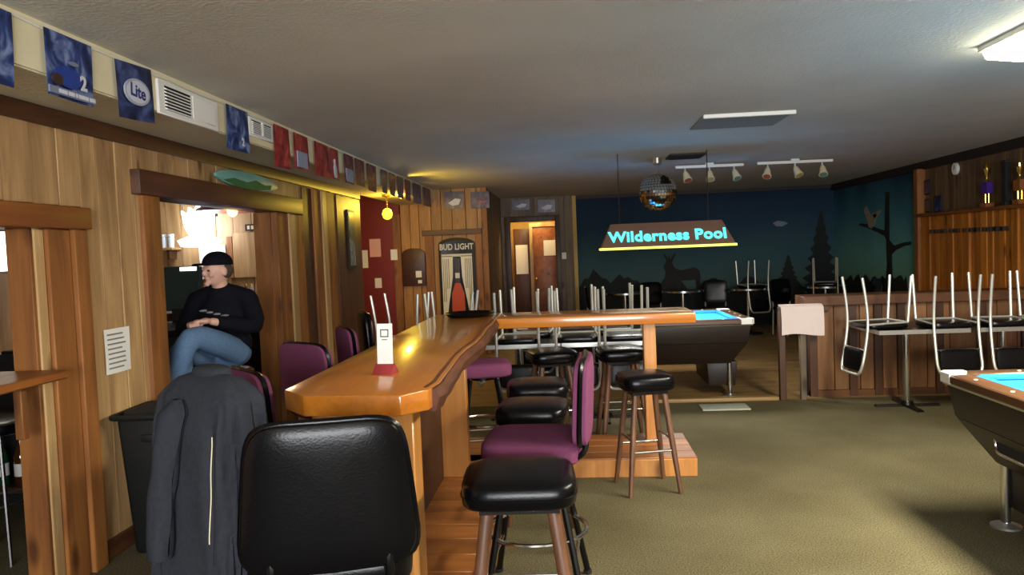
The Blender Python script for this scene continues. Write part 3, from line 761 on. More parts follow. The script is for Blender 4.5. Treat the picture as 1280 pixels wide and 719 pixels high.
def make_chair(label):
    """upright stacking chair, back at +Y: seat at 0.46 m, bent tube frame"""
    t = thing('tube_chair', label, 'chair', (0, 0, 0), 0, 'steel tube chairs put upside down on tables')
    MB().superq((0, 0, .435), .19, .19, .028, .4, .35, 28, 8).build('seat', M['black_vinyl'], t)
    MB().superq((0, 0, 0), .165, .10, .016, .5, .3, 28, 8, lambda q: (q.x, .245-q.z*1+.12*(q.y), .73+q.y)).build('backrest', M['black_vinyl'], t)
    r = .0125
    up = [(-.185, .24, 0), (-.185, .205, .25), (-.185, .20, .45), (-.185, .23, .66), (-.182, .255, .78), (-.15, .27, .845), (-.09, .272, .855)]
    full = up+[(-x, y, z) for x, y, z in reversed(up)]
    MB().tube(spline(full, 4), r, 8).build('back_frame', M['greytube'], t)
    for s in (-1, 1):
        MB().tube([(s*.175, -.20, 0), (s*.165, -.17, .40)], r, 8).build('leg', M['greytube'], t)
        MB().tube([(s*.165, -.17, .405), (s*.185, .20, .415)], .010, 8).build('side_rail', M['greytube'], t)
    MB().tube([(-.165, -.17, .405), (.165, -.17, .405)], .010, 8).build('front_rail', M['greytube'], t)
    MB().tube([(-.185, .228, .635), (.185, .228, .635)], .008, 8).build('cross_bar', M['chrome'], t)
    return t
TH = .74
tb = make_table('square table in front of the half wall beside the towel'); tb.location = (3.00, 7.22, 0)
dup(tb, 'square table in front of the half wall near the right wall', (3.84, 7.22, 0))
dup(tb, 'square table behind the cross bar nearest the pool table', (.26, 7.02, 0))
dup(tb, 'square table behind the middle of the cross bar', (-.51, 7.02, 0))
dup(tb, 'square table behind the corner of the bar', (-1.36, 7.05, 0))
ch0 = make_chair('upturned tube chair with its back hanging over the end beside the towel')
def upturn(o, x, y, rz, z=TH): o.location = (x, y, z+.463); o.rotation_euler = (PI, 0, rz); return o
def up_chair(label, x, y, rz, z=TH):
    c = dup(ch0, label, (0, 0, 0)); return upturn(c, x, y, rz, z)
# Rx(pi) sends the back to -Y (towards the camera); rz turns it from there
upturn(ch0, 2.72, 7.10, -PI/2+.12)
up_chair('upturned tube chair on the table in front of the half wall, second from the towel', 3.24, 7.01, .03)
up_chair('upturned tube chair third from the towel', 3.72, 7.01, -.03)
up_chair('upturned tube chair fourth from the towel', 4.14, 7.01, .02)
up_chair('upturned tube chair over the middle of the cross bar', -.50, 6.82, 0)
up_chair('upturned tube chair behind the cross bar left of the post', .02, 6.82, 0)
up_chair('upturned tube chair behind the cross bar at its post', .44, 6.82, 0)
up_chair('upturned tube chair behind the bar corner', -1.14, 7.0, PI/2)
up_chair('upturned tube chair behind the menu card', -1.58, 7.0, -PI/2-.1)
up_chair('upturned tube chair on the rear half of the table behind mid cross bar', -.40, 7.285, PI)
up_chair('upturned tube chair on the rear side of the table nearest the pool table', .36, 7.285, PI)

# round tables along the mural
def make_round(label):
    t = thing('round_table', label, 'table', (0, 0, 0), 0, 'round tables along the mural')
    MB().lathe([(.33, .745), (.345, .752), (.345, .775), (.33, .782), (.02, .782)], 32).build('table_top', M['laminate'], t)
    MB().lathe([(.344, .748), (.352, .750), (.352, .778), (.344, .780)], 32).build('edge_band', M['chrome'], t)
    MB().tube([(0, 0, .03), (0, 0, .745)], .035, 12).build('column', M['chrome'], t)
    MB().lathe([(.24, 0), (.24, .012), (.06, .04), (.04, .06)], 24).build('base', M['black_metal'], t)
    return t
r0 = make_round('round table along the mural next to the doorway'); r0.location = (.88, 13.3, 0)
dup(r0, 'round table along the mural below the painted moose', (1.86, 13.3, 0))
dup(r0, 'round table along the mural between moose and fir tree', (2.95, 13.3, 0))
dup(r0, 'round table along the mural below the painted fir tree', (4.20, 13.2, 0))
up_chair('upturned tube chair on the round table between moose and fir tree', 2.99, 13.17, .3, .782)
up_chair('upturned tube chair on the round table below the fir tree', 4.16, 13.07, -.3, .782)
# dark chairs standing on the floor by the mural
def make_dark(label):
    t = thing('dark_chair', label, 'chair', (0, 0, 0), 0, 'dark chairs along the mural')
    MB().superq((0, 0, .44), .2, .2, .04, .4, .35, 24, 8).build('seat', M['black_vinyl'], t)
    MB().superq((0, 0, 0), .2, .2, .025, .5, .35, 24, 8, lambda q: (q.x, .2+q.z+.1*q.y, .72+q.y)).build('backrest', M['black_vinyl'], t)
    for s in (-1, 1):
        MB().tube([(s*.17, -.17, 0), (s*.16, -.16, .42)], .013, 8).build('leg', M['greytube'], t)
        MB().tube([(s*.17, .2, 0), (s*.17, .18, .42), (s*.17, .215, .85)], .013, 8).build('leg', M['greytube'], t)
    return t
k0 = make_dark('dark vinyl chair between the doorway and the first round table'); k0.location = (.42, 13.1, 0); k0.rotation_euler[2] = PI/2
dup(k0, 'dark vinyl chair below the painted moose', (1.40, 13.5, 0), (0, 0, .2))
dup(k0, 'dark vinyl chair right of the painted moose', (2.42, 13.4, 0), (0, 0, -.2))
dup(k0, 'dark vinyl chair below the painted fir tree', (3.54, 13.0, 0), (0, 0, .4))
dup(k0, 'dark vinyl chair below the painted branching tree', (4.45, 12.2, 0), (0, 0, -PI/2))

# ------------------------------------------------------------------ pool tables
def make_pool(label):
    """local: length along Y, centre at the origin"""
    t = thing('pool_table', label, 'pool table', (0, 0, 0), 0, 'coin pool tables with blue cloth')
    hw, hl, zt = .67, 1.18, .80
    def ring(ix, iy, z): return [(-hw+ix, -hl+iy, z), (hw-ix, -hl+iy, z), (hw-ix, hl-iy, z), (-hw+ix, hl-iy, z)]
    cab = MB()
    cab.hexa(ring(.06, .06, .56), ring(.03, .03, .745))
    cab.build('cabinet', M['pool_body'], t, .008)
    MB().hexa(ring(.20, .20, .34), ring(.062, .062, .56)).build('lower_cabinet', M['pool_body'], t, .006)
    MB().hexa(ring(.02, .02, .735), ring(.012, .012, .75)).build('apron', M['brushed'], t)
    bx('bed', M['felt'], t, -hw+.12, hw-.12, -hl+.12, hl-.12, .74, .768)
    for s in (-1, 1):
        a, b_ = sorted((s*hw, s*(hw-.115)))
        for y0, y1 in ((-hl+.13, -.06), (.06, hl-.13)):
            r = bx('rail', M['pool_rail'], t, a, b_, y0, y1, .75, zt, .008)
            c0, c1 = sorted((s*(hw-.115), s*(hw-.165)))
            bx('cushion', M['felt'], r, c0, c1, y0+.02, y1-.02, .765, zt-.004, .01)
            for k in range(3):
                yy = y0+(y1-y0)*(k+.5)/3
                MB().lathe([(.010, zt), (.009, zt+.0015)], 10, (s*(hw-.055), yy, 0)).build('sight', M['white'], r)
        a, b_ = sorted((s*hl, s*(hl-.115)))
        r = bx('rail', M['pool_railx'], t, -hw+.13, hw-.13, a, b_, .75, zt, .008)
        c0, c1 = sorted((s*(hl-.115), s*(hl-.165)))
        bx('cushion', M['felt'], r, -hw+.15, hw-.15, c0, c1, .765, zt-.004, .01)
        for k in range(3):
            MB().lathe([(.010, zt), (.009, zt+.0015)], 10, (-.27+.27*k, s*(hl-.055), 0)).build('sight', M['white'], r)
        bx('side_pocket', M['rubber'], t, *sorted((s*hw, s*(hw-.13))), -.062, .062, .745, zt-.002, .006)
    for sx in (-1, 1):
        for sy in (-1, 1):
            pk = MB().lathe([(.06, .75), (.06, .772), (.03, .773)], 16, (sx*(hw-.105), sy*(hl-.105), 0)).build('pocket', M['rubber'], t)
            q = [(sx*hw, sy*(hl-.13)), (sx*hw, sy*(hl-.03)), (sx*(hw-.03), sy*hl), (sx*(hw-.13), sy*hl), (sx*(hw-.13), sy*(hl-.05)), (sx*(hw-.09), sy*(hl-.045)), (sx*(hw-.05), sy*(hl-.09)), (sx*(hw-.05), sy*(hl-.13))]
            MB().prism(q if sx*sy > 0 else q[::-1], .75, zt+.004).build('corner_casting', M['white'], pk)
    for sy in (-1, 1):
        l_ = MB().hexa([(-.40, sy*.90-.13, .10), (.40, sy*.90-.13, .10), (.40, sy*.90+.13, .10), (-.40, sy*.90+.13, .10)],
                       [(-.44, sy*.90-.15, .35), (.44, sy*.90-.15, .35), (.40, sy*.90+.15, .35), (-.40, sy*.90+.15, .35)]).build('pedestal', M['pool_body'], t, .006)
        for sx in (-1, 1):
            MB().tube([(sx*.43, sy*.97, .02), (sx*.43, sy*.97, .34)], .024, 12).build('leveller', M['chrome'], l_)
            MB().lathe([(.075, 0), (.075, .01), (.03, .025)], 18, (sx*.43, sy*.97, 0)).build('foot', M['brushed'], l_)
    # ball return mouth on both long sides
    for s in (-1, 1):
        x = s*(hw-.10); pts = rounded(.34, .10, .045, 6)
        MB().tube([Vector((x+s*.012*0, p[0]+.62, .50+p[1])) for p in pts+[pts[0]]], .011, 8).build('ball_return_ring', M['chrome'], t)
        MB().prism([(p[0]+.62, .50+p[1]) for p in rounded(.33, .09, .04, 6)], *sorted((x-s*.004, x+s*.004)), 'X').build('ball_return_mouth', M['dark'], t)
    return t
pt = make_pool('pool table with bright blue cloth standing on the open carpet'); pt.location = (2.655, 3.20, 0)
dup(pt, 'pool table with blue cloth under the hanging lettered lamp', (.58, 8.33, 0), (0, 0, PI/2))

# ------------------------------------------------------------------ half wall with ledge, rail and towel
hwall = thing('half_wall', 'brown panelled half wall with a thick plank ledge', 'half wall', (0, 0, 0))
bx('core', M['dark'], hwall, 2.30, 4.725, 7.80, 7.88, 0, .90)
x = 2.30
while x < 4.70:
    e = min(x+random.uniform(.17, .26), 4.70)
    bx('panel_board', M['halfpanel'], hwall, x+.003, e-.003, 7.775, 7.80, .06, .90, .003); x = e
for x in (2.30, 2.68, 2.92, 3.14, 3.5, 3.9, 4.3): bx('stud', M['darkpost'], hwall, x, x+.075, 7.74, 7.80, 0, .90, .004)
bx('ledge', M['beamx'], hwall, 2.24, 4.72, 7.69, 8.0, .90, 1.0, .008)
bx('base_rail', M['beamx'], hwall, 2.30, 4.72, 7.75, 7.80, 0, .06)
t = thing('rail_post', 'dark post and short rail at the end of the half wall', 'railing', (0, 0, 0))
bx('post', M['darkpost'], t, 1.97, 2.03, 7.595, 7.655, 0, .91, .004)
bx('post', M['greyboard'], t, 2.17, 2.225, 7.598, 7.652, 0, .865, .004)
bx('rail', M['beamx'], t, 1.97, 2.45, 7.60, 7.65, .86, .91, .004)
bx('rail_bracket', M['beamx'], t, 2.41, 2.45, 7.65, 7.775, .84, .90, .003)
t = thing('towel', 'pale pink towel draped over the short rail', 'towel', (0, 0, 0))
def towel(u, v):
    L = [(0, 7.670, .68), (0, 7.670, .80), (0, 7.667, .905), (0, 7.655, .922), (0, 7.625, .928), (0, 7.595, .922), (0, 7.583, .905), (0, 7.578, .80), (0, 7.571, .64)]
    k = v*(len(L)-1); i = min(int(k), len(L)-2); f = k-i
    y = L[i][1]+(L[i+1][1]-L[i][1])*f; z = L[i][2]+(L[i+1][2]-L[i][2])*f
    return (1.985+.40*u+.006*math.sin(v*9), y-.012*abs(math.sin(u*5+2))*max(0, v-.62)*2.4, z+.012*math.sin(u*5)*(v > .8))
MB().grid(towel, 24, 24).build('cloth', M['towel'], t, thick=.008)

# floor tile patch on the carpet edge
tag(MB().box(1.16, 1.60, 7.20, 7.46, -.002, .012).build('floor_vent', plain('vent_pale', (170, 172, 156), .6, var=.05), None, .003), 'pale metal floor vent in the carpet near the threshold', 'vent')

# ------------------------------------------------------------------ left wall: bin, notice, plaque, near counter
t = thing('waste_bin', 'dark green plastic waste bin against the plank wall', 'bin', (-2.27, 4.05, 0), .05)
lo, hi = .145, .185
MB().hexa([(-lo, -lo, 0), (lo, -lo, 0), (lo, lo, 0), (-lo, lo, 0)], [(-hi, -hi, .75), (hi, -hi, .75), (hi, hi, .75), (-hi, hi, .75)]).build('body', M['bin'], t, .025, seg=3)
rm = MB()
q = rounded(2*hi+.04, 2*hi+.04, .03, 4); rm.tube([(p[0], p[1], .755) for p in q+[q[0]]], .016, 8); rm.build('rim', M['bin'], t)
MB().superq((0, 0, .755), hi-.005, hi-.005, .03, .5, .4, 28, 8, lambda p: (p.x, p.y, p.z+.012*mnoise.noise((p.x*20, p.y*20, 2)))).build('bin_liner', M['rubber'], t)
for s in (-1, 1):
    q = MB().box(-.05, .05, s*(hi-.005)-.012, s*(hi-.005)+.012, .62, .66).build('handle', M['bin'], t, .004)

def wall_note(name, label, x0, y0, x1, y1, m, plane=XW+.006, lines=0):
    """sheet on the left wall between two photo corners"""
    a = W(x0, y0, X=plane); b = W(x1, y1, X=plane)
    t = thing(name, label, name.replace('_', ' '), (plane, (a.y+b.y)/2, (a.z+b.z)/2))
    w_, h_ = abs(b.y-a.y)/2, abs(a.z-b.z)/2
    MB().grid(lambda u, v: (.003+.004*math.sin(u*4+v*3)*(1-v), -w_+2*w_*u, -h_+2*h_*v), 8, 8).build('sheet', m, t, thick=.001)
    for i in range(lines):
        z = h_*(.75-1.5*i/max(1, lines-1))
        bx('text_line', plain('grey_print', (130, 126, 124), .8), t, .002, .0075, -w_*.8, w_*random.uniform(.3, .8), z-.004, z+.004)
    return t
wall_note('notice', 'white printed notice pinned to the plank wall above the bin', 129, 413, 164, 461, M['paper'], lines=8)

# oval landscape plaque over the header
a = W(268, 217, X=XW+.03); b = W(345, 217, X=XW+.03)
t = thing('plaque', 'long oval plaque painted with a green lake landscape', 'plaque', (XW+.02, (a.y+b.y)/2, 2.182))
hl_ = (b.y-a.y)/2
MB().prism(ellipse(hl_, .066, 32), 0, .02, 'X').build('board', plain('plaque_teal', (120, 168, 156), .5, var=.25, scale=6), t, .003)
MB().prism([(-hl_*.8, -.03), (-hl_*.5, .0), (-hl_*.1, -.015), (hl_*.2, .015), (hl_*.5, -.01), (hl_*.75, .0), (hl_*.7, -.04), (hl_*.2, -.066), (-hl_*.4, -.062)], .018, .023, 'X').build('painted_shore', plain('plaque_green', (40, 104, 58), .6, var=.3, scale=12), t)

# near pass-through shelf with things behind it
t = thing('serving_shelf', 'orange plank serving shelf through the near opening', 'shelf', (0, 0, 0))
bx('board', M['beam_orange'], t, -3.0, -2.36, 2.2, 3.39, 1.045, 1.085, .006)
bx('bracket', M['post'], t, -2.50, -2.46, 3.20, 3.24, .80, 1.045, .004)
bx('bracket', M['post'], t, -2.50, -2.46, 2.5, 2.54, .80, 1.045, .004)

# ------------------------------------------------------------------ bar room seen through the openings
t = thing('back_bar', 'black panelled bar behind the seated man', 'bar', (0, 0, 0))
bx('front', M['counterblack'], t, -3.75, -3.40, 4.9, 8.96, 0, .97)
bx('worktop', M['laminate'], t, -3.85, -3.30, 4.85, 8.98, .97, 1.02, .006)
bx('foot_rail', M['brushed'], t, -3.34, -3.31, 4.9, 8.9, .18, .21)
bx('worktop', M['laminate'], t, -5.3, -3.85, 8.3, 8.98, .97, 1.02, .006)
bx('front', M['counterblack'], t, -5.3, -3.85, 8.4, 8.98, 0, .97)
def at(px, py, Y): return W(px, py, Y=Y)
# neon sign
p = at(249, 282, 8.75)
t = thing('neon_sign', 'glaring white crown shaped neon sign over the bar', 'neon sign', (p.x, p.y, p.z))
gw = glow('neon_white', (236, 240, 255), 7)
MB().prism([(-.10, -.14), (.10, -.14), (.17, -.02), (.19, .20), (.14, .15), (.11, .23), (.05, .17), (.0, .25), (-.05, .17), (-.11, .22), (-.13, .12), (-.20, .18), (-.17, -.02)], -.03, .03, 'Y').build('crown', gw, t, .008)
MB().prism([(-.26, -.17), (-.14, -.13), (.14, -.13), (.27, -.18), (.22, -.23), (.10, -.25), (-.10, -.25), (-.22, -.24)], -.04, .02, 'Y').build('ribbon', gw, t, .006)
MB().box(-.21, .21, .03, .05, .10, .13).box(-.21, .21, .03, .05, -.22, -.19).build('mount_bar', M['dark'], t)
for x in (-.2, .2): MB().tube([(x, .04, .2), (x, .04, ZC-p.z)], .005, 6).build('chain', M['brushed'], t)
lamp('neon_light', 'POINT', (0, -.35, 0), 2.5, (.85, .92, 1), .15, parent=t)
# orange lamp with a red glass shade
p = at(290, 258, 7.6)
t = thing('glass_lamp', 'orange lamp with a red stained glass shade above the bar', 'lamp', (p.x, p.y, p.z))
MB().lathe([(.36, -.05), (.34, -.02), (.18, .06), (.06, .09)], 20).build('shade', plain('red_glass', (150, 44, 26), .3, var=.4, scale=10), t)
MB().superq((0, -.0, -.055), .05, .05, .05, 1, 1, 14, 8).build('bulb', glow('orange_bulb', (255, 170, 70), 12), t)
MB().tube([(0, 0, .09), (0, 0, ZC-p.z)], .006, 6).build('cord', M['trimdark'], t)
lamp('glass_lamp_light', 'POINT', (0, 0, -.2), 4, (1, .72, .4), .08, parent=t)
# fridge
p0_, p1_ = at(326, 392, 8.45), at(362, 303, 8.45)
t = thing('drinks_fridge', 'glass door drinks fridge with a lit white frame', 'fridge', ((p0_.x+p1_.x)/2, 8.5, 1.02))
hwf = (p1_.x-p0_.x)/2; hf = p1_.z-1.02
bx('body', plain('fridge_grey', (90, 96, 110), .4, var=.1), t, -hwf, hwf, 0, .45, 0, hf, .008)
f_ = MB().box(-hwf, -hwf+.06, -.03, 0, 0, hf).box(hwf-.04, hwf, -.03, 0, 0, hf).box(-hwf+.06, hwf-.04, -.03, 0, hf-.05, hf).build('door_frame', glow('fridge_frame', (226, 222, 255), 1.3), t)
bx('glass', plain('fridge_glass', (70, 84, 110), .08), t, -hwf+.06, hwf-.04, -.012, -.004, .0, hf-.05)
# red sign, board sign, menu board
p = at(341, 288, 8.9)
t = thing('drink_sign', 'red square sign with a white ring above the fridge', 'sign', (p.x, 8.98, p.z))
bx('panel', plain('sign_red', (150, 46, 40), .4), t, -.12, .12, -.03, 0, -.12, .12, .004)
MB().tube([(.03+.06*math.cos(2*PI*i/20), -.034, .06*math.sin(2*PI*i/20)) for i in range(21)], .012, 6).build('ring', M['paper'], t)
p = at(316, 284, 8.9)
t = thing('board_sign', 'small dark wooden sign board with pale letters', 'sign', (p.x, 8.98, p.z))
bx('board', M['trimdark'], t, -.12, .12, -.03, 0, -.04, .04, .004)
for k in range(4): bx('pale_mark', M['cream'], t, -.09+.048*k, -.06+.048*k, -.033, -.03, -.022, .022)
p = at(303, 318, 8.9)
t = thing('menu_board', 'tan wooden menu board with an orange edge strip', 'board', (p.x, 8.98, p.z))
bx('board', M['post_pale'], t, -.14, .20, -.03, 0, -.28, .26, .004)
bx('edge_strip', M['post'], t, -.21, -.14, -.04, 0, -.28, .22, .004)
p = at(270, 318, 8.9)
t = thing('white_board', 'white sheet on the end wall behind the seated man', 'board', (p.x, 8.98, p.z))
bx('sheet', M['paper'], t, -.24, .09, -.02, 0, -.30, .12, .003)
# till with a lit strip
p = at(228, 382, 7.0)
t = thing('cash_till', 'dark green till screen standing on the black bar', 'till', (p.x, 7.0, 1.02))
bx('screen', plain('till_green', (52, 66, 62), .35, var=.1), t, -.20, .20, -.04, .04, .10, .52, .012)
bx('stand', M['rubber'], t, -.08, .08, -.06, .10, 0, .12, .006)
bx('lit_strip', glow('till_lit', (236, 244, 255), 1.6), t, .02, .18, -.046, -.04, .475, .51)
# bottles, taps and small lights along the bar
bm_ = {'green': (26, 70, 36), 'brown': (72, 36, 14), 'clear': (196, 204, 206), 'red': (130, 26, 24), 'amber': (190, 120, 40)}
def bottle(label, loc, kind, sc=1, group='bottles in the bar room'):
    t = thing('bottle', label, 'bottle', loc, 0, group)
    MB().lathe([(.034*sc, 0), (.036*sc, .01), (.036*sc, .15*sc), (.028*sc, .185*sc), (.013*sc, .215*sc), (.013*sc, .275*sc)], 14).build('glass', plain('bottle_'+kind, bm_[kind], .08, spec=.8, coat=.5), t)
    MB().lathe([(.015*sc, .27*sc), (.015*sc, .29*sc)], 10).build('cap', M['brass'], t)
    MB().lathe([(.0368*sc, .05*sc), (.0368*sc, .12*sc)], 14).build('paper_label', M['paper'], t)
ORD = ['first', 'second', 'third', 'fourth', 'fifth', 'sixth', 'seventh']
kinds = ['clear', 'amber', 'green', 'brown', 'clear', 'red', 'amber']
for i in range(7):
    bottle('%s liquor bottle on the bar, %s from the drinks fridge' % (kinds[i], ORD[6-i]), (at(312, 385, 8.42).x-.28+.085*i, 8.37+.04*(i % 2), 1.02), kinds[i], 1.0)
for i in range(4):
    bottle('%s liquor bottle on the bar, %s from the till screen' % (kinds[(i*2+1) % 7], ORD[3-i]), (at(207, 390, 7.3).x-.10+.09*i, 7.35+.05*(i % 2), 1.02), kinds[(i*2+1) % 7], 1.05)
t = thing('shelf', 'wall shelf of glassware at the end of the bar', 'shelf', (at(206, 300, 8.9).x, 8.98, at(206, 310, 8.9).z))
bx('board', M['post_pale'], t, -.35, .16, -.22, 0, -.03, 0, .004)
for i in range(2): bx('bracket', M['darkpost'], t, -.25+.32*i, -.22+.32*i, -.18, 0, -.14, -.03)
for i in range(5):
    o = thing('glass', 'clear glass on the wall shelf, %s from the neon sign' % ORD[4-i], 'glass', (t.location.x-.28+.095*i, 8.86, t.location.z), 0, 'glasses on the shelf')
    MB().lathe([(.03, 0), (.034, .01), (.04, .16), (.037, .16), (.03, .012)], 14).build('bowl', plain('frosty_glass', (206, 222, 230), .1, var=.05), o)
    MB().lathe([(.041, .12), (.041, .125)], 14).build('rim_line', M['brass'], o)
p = at(318, 386, 8.3)
t = thing('light_strip', 'purple glowing light strip on the edge of the bar', 'light', (p.x, 8.31, 1.02))
bx('tube', glow('purple_glow', (190, 70, 235), 3), t, -.14, .16, -.012, .012, .01, .035, .004)
bx('holder', M['rubber'], t, -.15, .17, -.018, .018, 0, .012)
# low shelf of stock seen through the near opening
t = thing('stock_shelf', 'low dark shelf unit under the serving counter', 'shelf', (-3.6, 4.66, 0))
bx('board', M['darkpost'], t, -.45, .38, -.15, .15, .16, .19)
bx('board', M['darkpost'], t, -.45, .38, -.15, .15, .62, .65)
for x in (-.45, .35): bx('side', M['darkpost'], t, x, x+.03, -.15, .15, 0, .65)
bx('back', M['dark'], t, -.45, .38, .15, .17, 0, 1.0)
for i in range(6): bottle('%s wine bottle on the low shelf, %s from its open end' % (('green', 'brown')[i % 2], ORD[5-i]), (-3.97+.135*i, 4.6, .19), ('green', 'brown')[i % 2], 1.15, 'bottles under the counter')
t = thing('window_light', 'bright lamp box hanging in the bar behind the near opening', 'lamp', (at(4, 318, 5.2).x, 5.2, at(4, 318, 5.2).z))
bx('panel', glow('lamp_box', (255, 246, 224), 3), t, -.22, .10, -.02, .02, -.12, .16, .006)
bx('frame', M['trimdark'], t, -.24, .12, .02, .05, -.14, .18)
MB().tube([(0, .03, .18), (0, .03, ZC-t.location.z)], .006, 6).build('cord', M['trimdark'], t)
t = thing('bar_rail_stool', 'thin chrome legged stool behind the near opening', 'stool', (-3.17, 3.92, 0))
for sx in (-1, 1):
    for sy in (-1, 1): MB().tube([(sx*.17, sy*.17, 0), (sx*.10, sy*.10, .68)], .011, 8).build('leg', M['chrome'], t)
MB().superq((0, 0, .71), .17, .17, .04, .5, .9, 24, 8).build('seat', M['black_vinyl'], t)
MB().tube([(.16*math.cos(2*PI*i/20), .16*math.sin(2*PI*i/20), .3) for i in range(21)], .008, 6).build('foot_ring', M['chrome'], t)

# ------------------------------------------------------------------ posters strung along the soffit
XP = XS+.012
def soff_y(px, py): return W(px, py, X=XP).y
st = thing('poster_string', 'white cord strung along the top of the soffit', 'cord', (XP-.002, 0, 0))
pts = []
for i in range(60):
    y = 1.6+i*(11.5-1.6)/59; pts.append((0, y, 2.525-.008*abs(math.sin(i*.9))))
MB().tube(pts, .004, 6).build('cord', M['white'], st)
def poster(label, x0, x1, yt, m, h=.27, extra=None, tilt=0.0):
    y0, y1 = soff_y(x0, yt), soff_y(x1, yt+.43*(x1-x0))
    w_ = (y1-y0)/2
    t = thing('poster', label, 'poster', (XP+.002, (y0+y1)/2, 2.525), 0, 'racing and beer posters strung along the soffit')
    t.rotation_euler = (tilt, 0, 0)
    MB().grid(lambda u, v: (.004+.010*(1-v)**2*math.sin(u*2.5+y0), -w_+2*w_*u, -h+h*v), 6, 6).build('sheet', m, t, thick=.001)
    if extra: extra(t, w_, h)
    return t
def pz(v, h): return -h+h*v
RX = (PI/2, 0, PI/2)           # text that faces +X
blue = printed('print_blue', (18, 26, 62), (40, 62, 120), (130, 146, 186), 9)
navy = printed('print_navy', (12, 18, 46), (34, 46, 92), (84, 100, 150), 7)
redp = printed('print_red', (96, 20, 22), (150, 34, 32), (196, 90, 70), 8)
mar = printed('print_maroon', (52, 18, 26), (104, 26, 34), (150, 110, 110), 10)
vio = printed('print_violet', (34, 26, 50), (66, 44, 74), (120, 96, 116), 10)
pale = plain('pale_print', (208, 208, 214), .5)
silver_p = plain('silver_print', (120, 126, 150), .5)
def race(t, w_, h):
    text('number', '2', .085, pale, t, (.014, w_*.45, -h*.70), RX, .001, .003)
    bx('caption_band', silver_p, t, .004, .013, -w_*.98, w_*.98, -h*.97, -h*.86)
    y = -w_*.62
    for k in (4, 3, 1, 5, 3):
        bx('caption_mark', pale, t, .012, .0142, y, y+k*w_*.085, -h*.945, -h*.885); y += k*w_*.085+w_*.05
    MB().prism(ellipse(w_*.55, h*.17, 20, -w_*.15, -h*.66), .006, .0118, 'X').build('printed_car', plain('car_blue', (34, 60, 140), .4, var=.5, scale=30), t)
    MB().prism(ellipse(w_*.22, h*.09, 16, -w_*.62, -h*.74), .006, .0125, 'X').build('printed_tyre', plain('tyre_print', (60, 42, 40), .4, var=.4, scale=30), t)
    MB().prism(ellipse(w_*.2, h*.035, 16, w_*.1, -h*.42), .006, .0122, 'X').build('printed_glint', silver_p, t)
def race_small(t, w_, h): text('number', '2', .07, pale, t, (.014, w_*.3, -h*.78), RX, .001, .003)
def lite(t, w_, h):
    MB().prism(ellipse(w_*.70, h*.24, 24, 0, -h*.5), .006, .0135, 'X').build('badge', plain('badge_silver', (172, 176, 190), .4), t)
    MB().prism(ellipse(w_*.60, h*.20, 24, 0, -h*.5), .006, .0142, 'X').build('badge_field', plain('badge_white', (206, 208, 216), .4), t)
    text('lettering', 'Lite', .085, plain('lite_blue', (40, 50, 120), .4), t, (.015, 0, -h*.5), (PI/2, .12, PI/2), .0008, .002)
def bottle_print(t, w_, h):
    MB().prism([(-w_*.25, -h*.95), (w_*.3, -h*.95), (w_*.3, -h*.6), (w_*.12, -h*.5), (w_*.12, -h*.35), (-w_*.08, -h*.35), (-w_*.08, -h*.5), (-w_*.25, -h*.6)], .006, .0135, 'X').build('printed_bottle', pale, t)
def can_print(t, w_, h):
    bx('printed_panel', plain('pale_blue_print', (150, 156, 176), .5, var=.2, scale=40), t, .006, .0135, -w_*.7, w_*.7, -h*.95, -h*.5)
poster('blue racing poster cut by the near end of the soffit', -45, 13, 0, blue, .28)
poster('blue racing poster with a white number two and caption band', 52, 112, 29, blue, .265, race)
poster('dark blue beer poster with an oval Lite badge', 141, 187, 66, navy, .265, lite, .06)
poster('small blue racing poster between the two white vents', 280, 307, 112, blue, .27, race_small)
poster('red poster beside the small louvred vent', 340, 359, 143, redp, .30)
poster('red poster with a pale panel below, second past the small vent', 365, 383, 157, redp, .27, can_print)
poster('red poster hanging third past the small vent', 391, 409, 168, redp, .28)
poster('red poster with a white bottle print', 410, 421, 175, redp, .27, bottle_print)
poster('maroon poster with a pale panel', 428, 440, 184, mar, .27, can_print)
poster('maroon poster sixth past the small vent', 442, 454, 191, mar, .26)
poster('maroon poster seventh past the small vent', 457, 469, 198, mar, .28)
xs = [(475, 483), (485, 493), (495, 503), (505, 512), (515, 525), (528, 537)]
nm = ['eighth', 'ninth', 'tenth', 'eleventh', 'twelfth', 'thirteenth']
for i, (a, b) in enumerate(xs): poster('dark violet poster %s past the small vent' % nm[i], a, b, 206+.42*(a-475), (vio, mar)[i % 2], .26)

def far_poster(label, x0, x1, y0, y1, Y, m, shape=None):
    a, b = W(x0, y0, Y=Y), W(x1, y1, Y=Y)
    t = thing('poster', label, 'poster', ((a.x+b.x)/2, Y, (a.z+b.z)/2), 0, 'posters high on the far walls')
    w_, h_ = (b.x-a.x)/2, (a.z-b.z)/2
    bx('sheet', m, t, -w_, w_, -.006, 0, -h_, h_)
    MB().prism([(-w_*.6, -h_*.3), (w_*.1, h_*.2), (w_*.7, h_*.1), (w_*.5, -h_*.5), (-w_*.2, -h_*.6)], -.008, -.005, 'Y').build('printed_shape', shape or pale, t)
far_poster('violet poster above the beer mirror, next to the soffit end', 555, 580, 240, 261, YP-.03, vio)
far_poster('violet poster above the beer mirror, next to the wall corner', 588, 612, 240, 260, YP-.03, vio, mar)
far_poster('dark poster with a white car above the doorway left side', 640, 662, 250, 262, YD-.03, vio)
far_poster('dark poster with a white car above the doorway right side', 672, 694, 250, 265, YD-.03, vio)

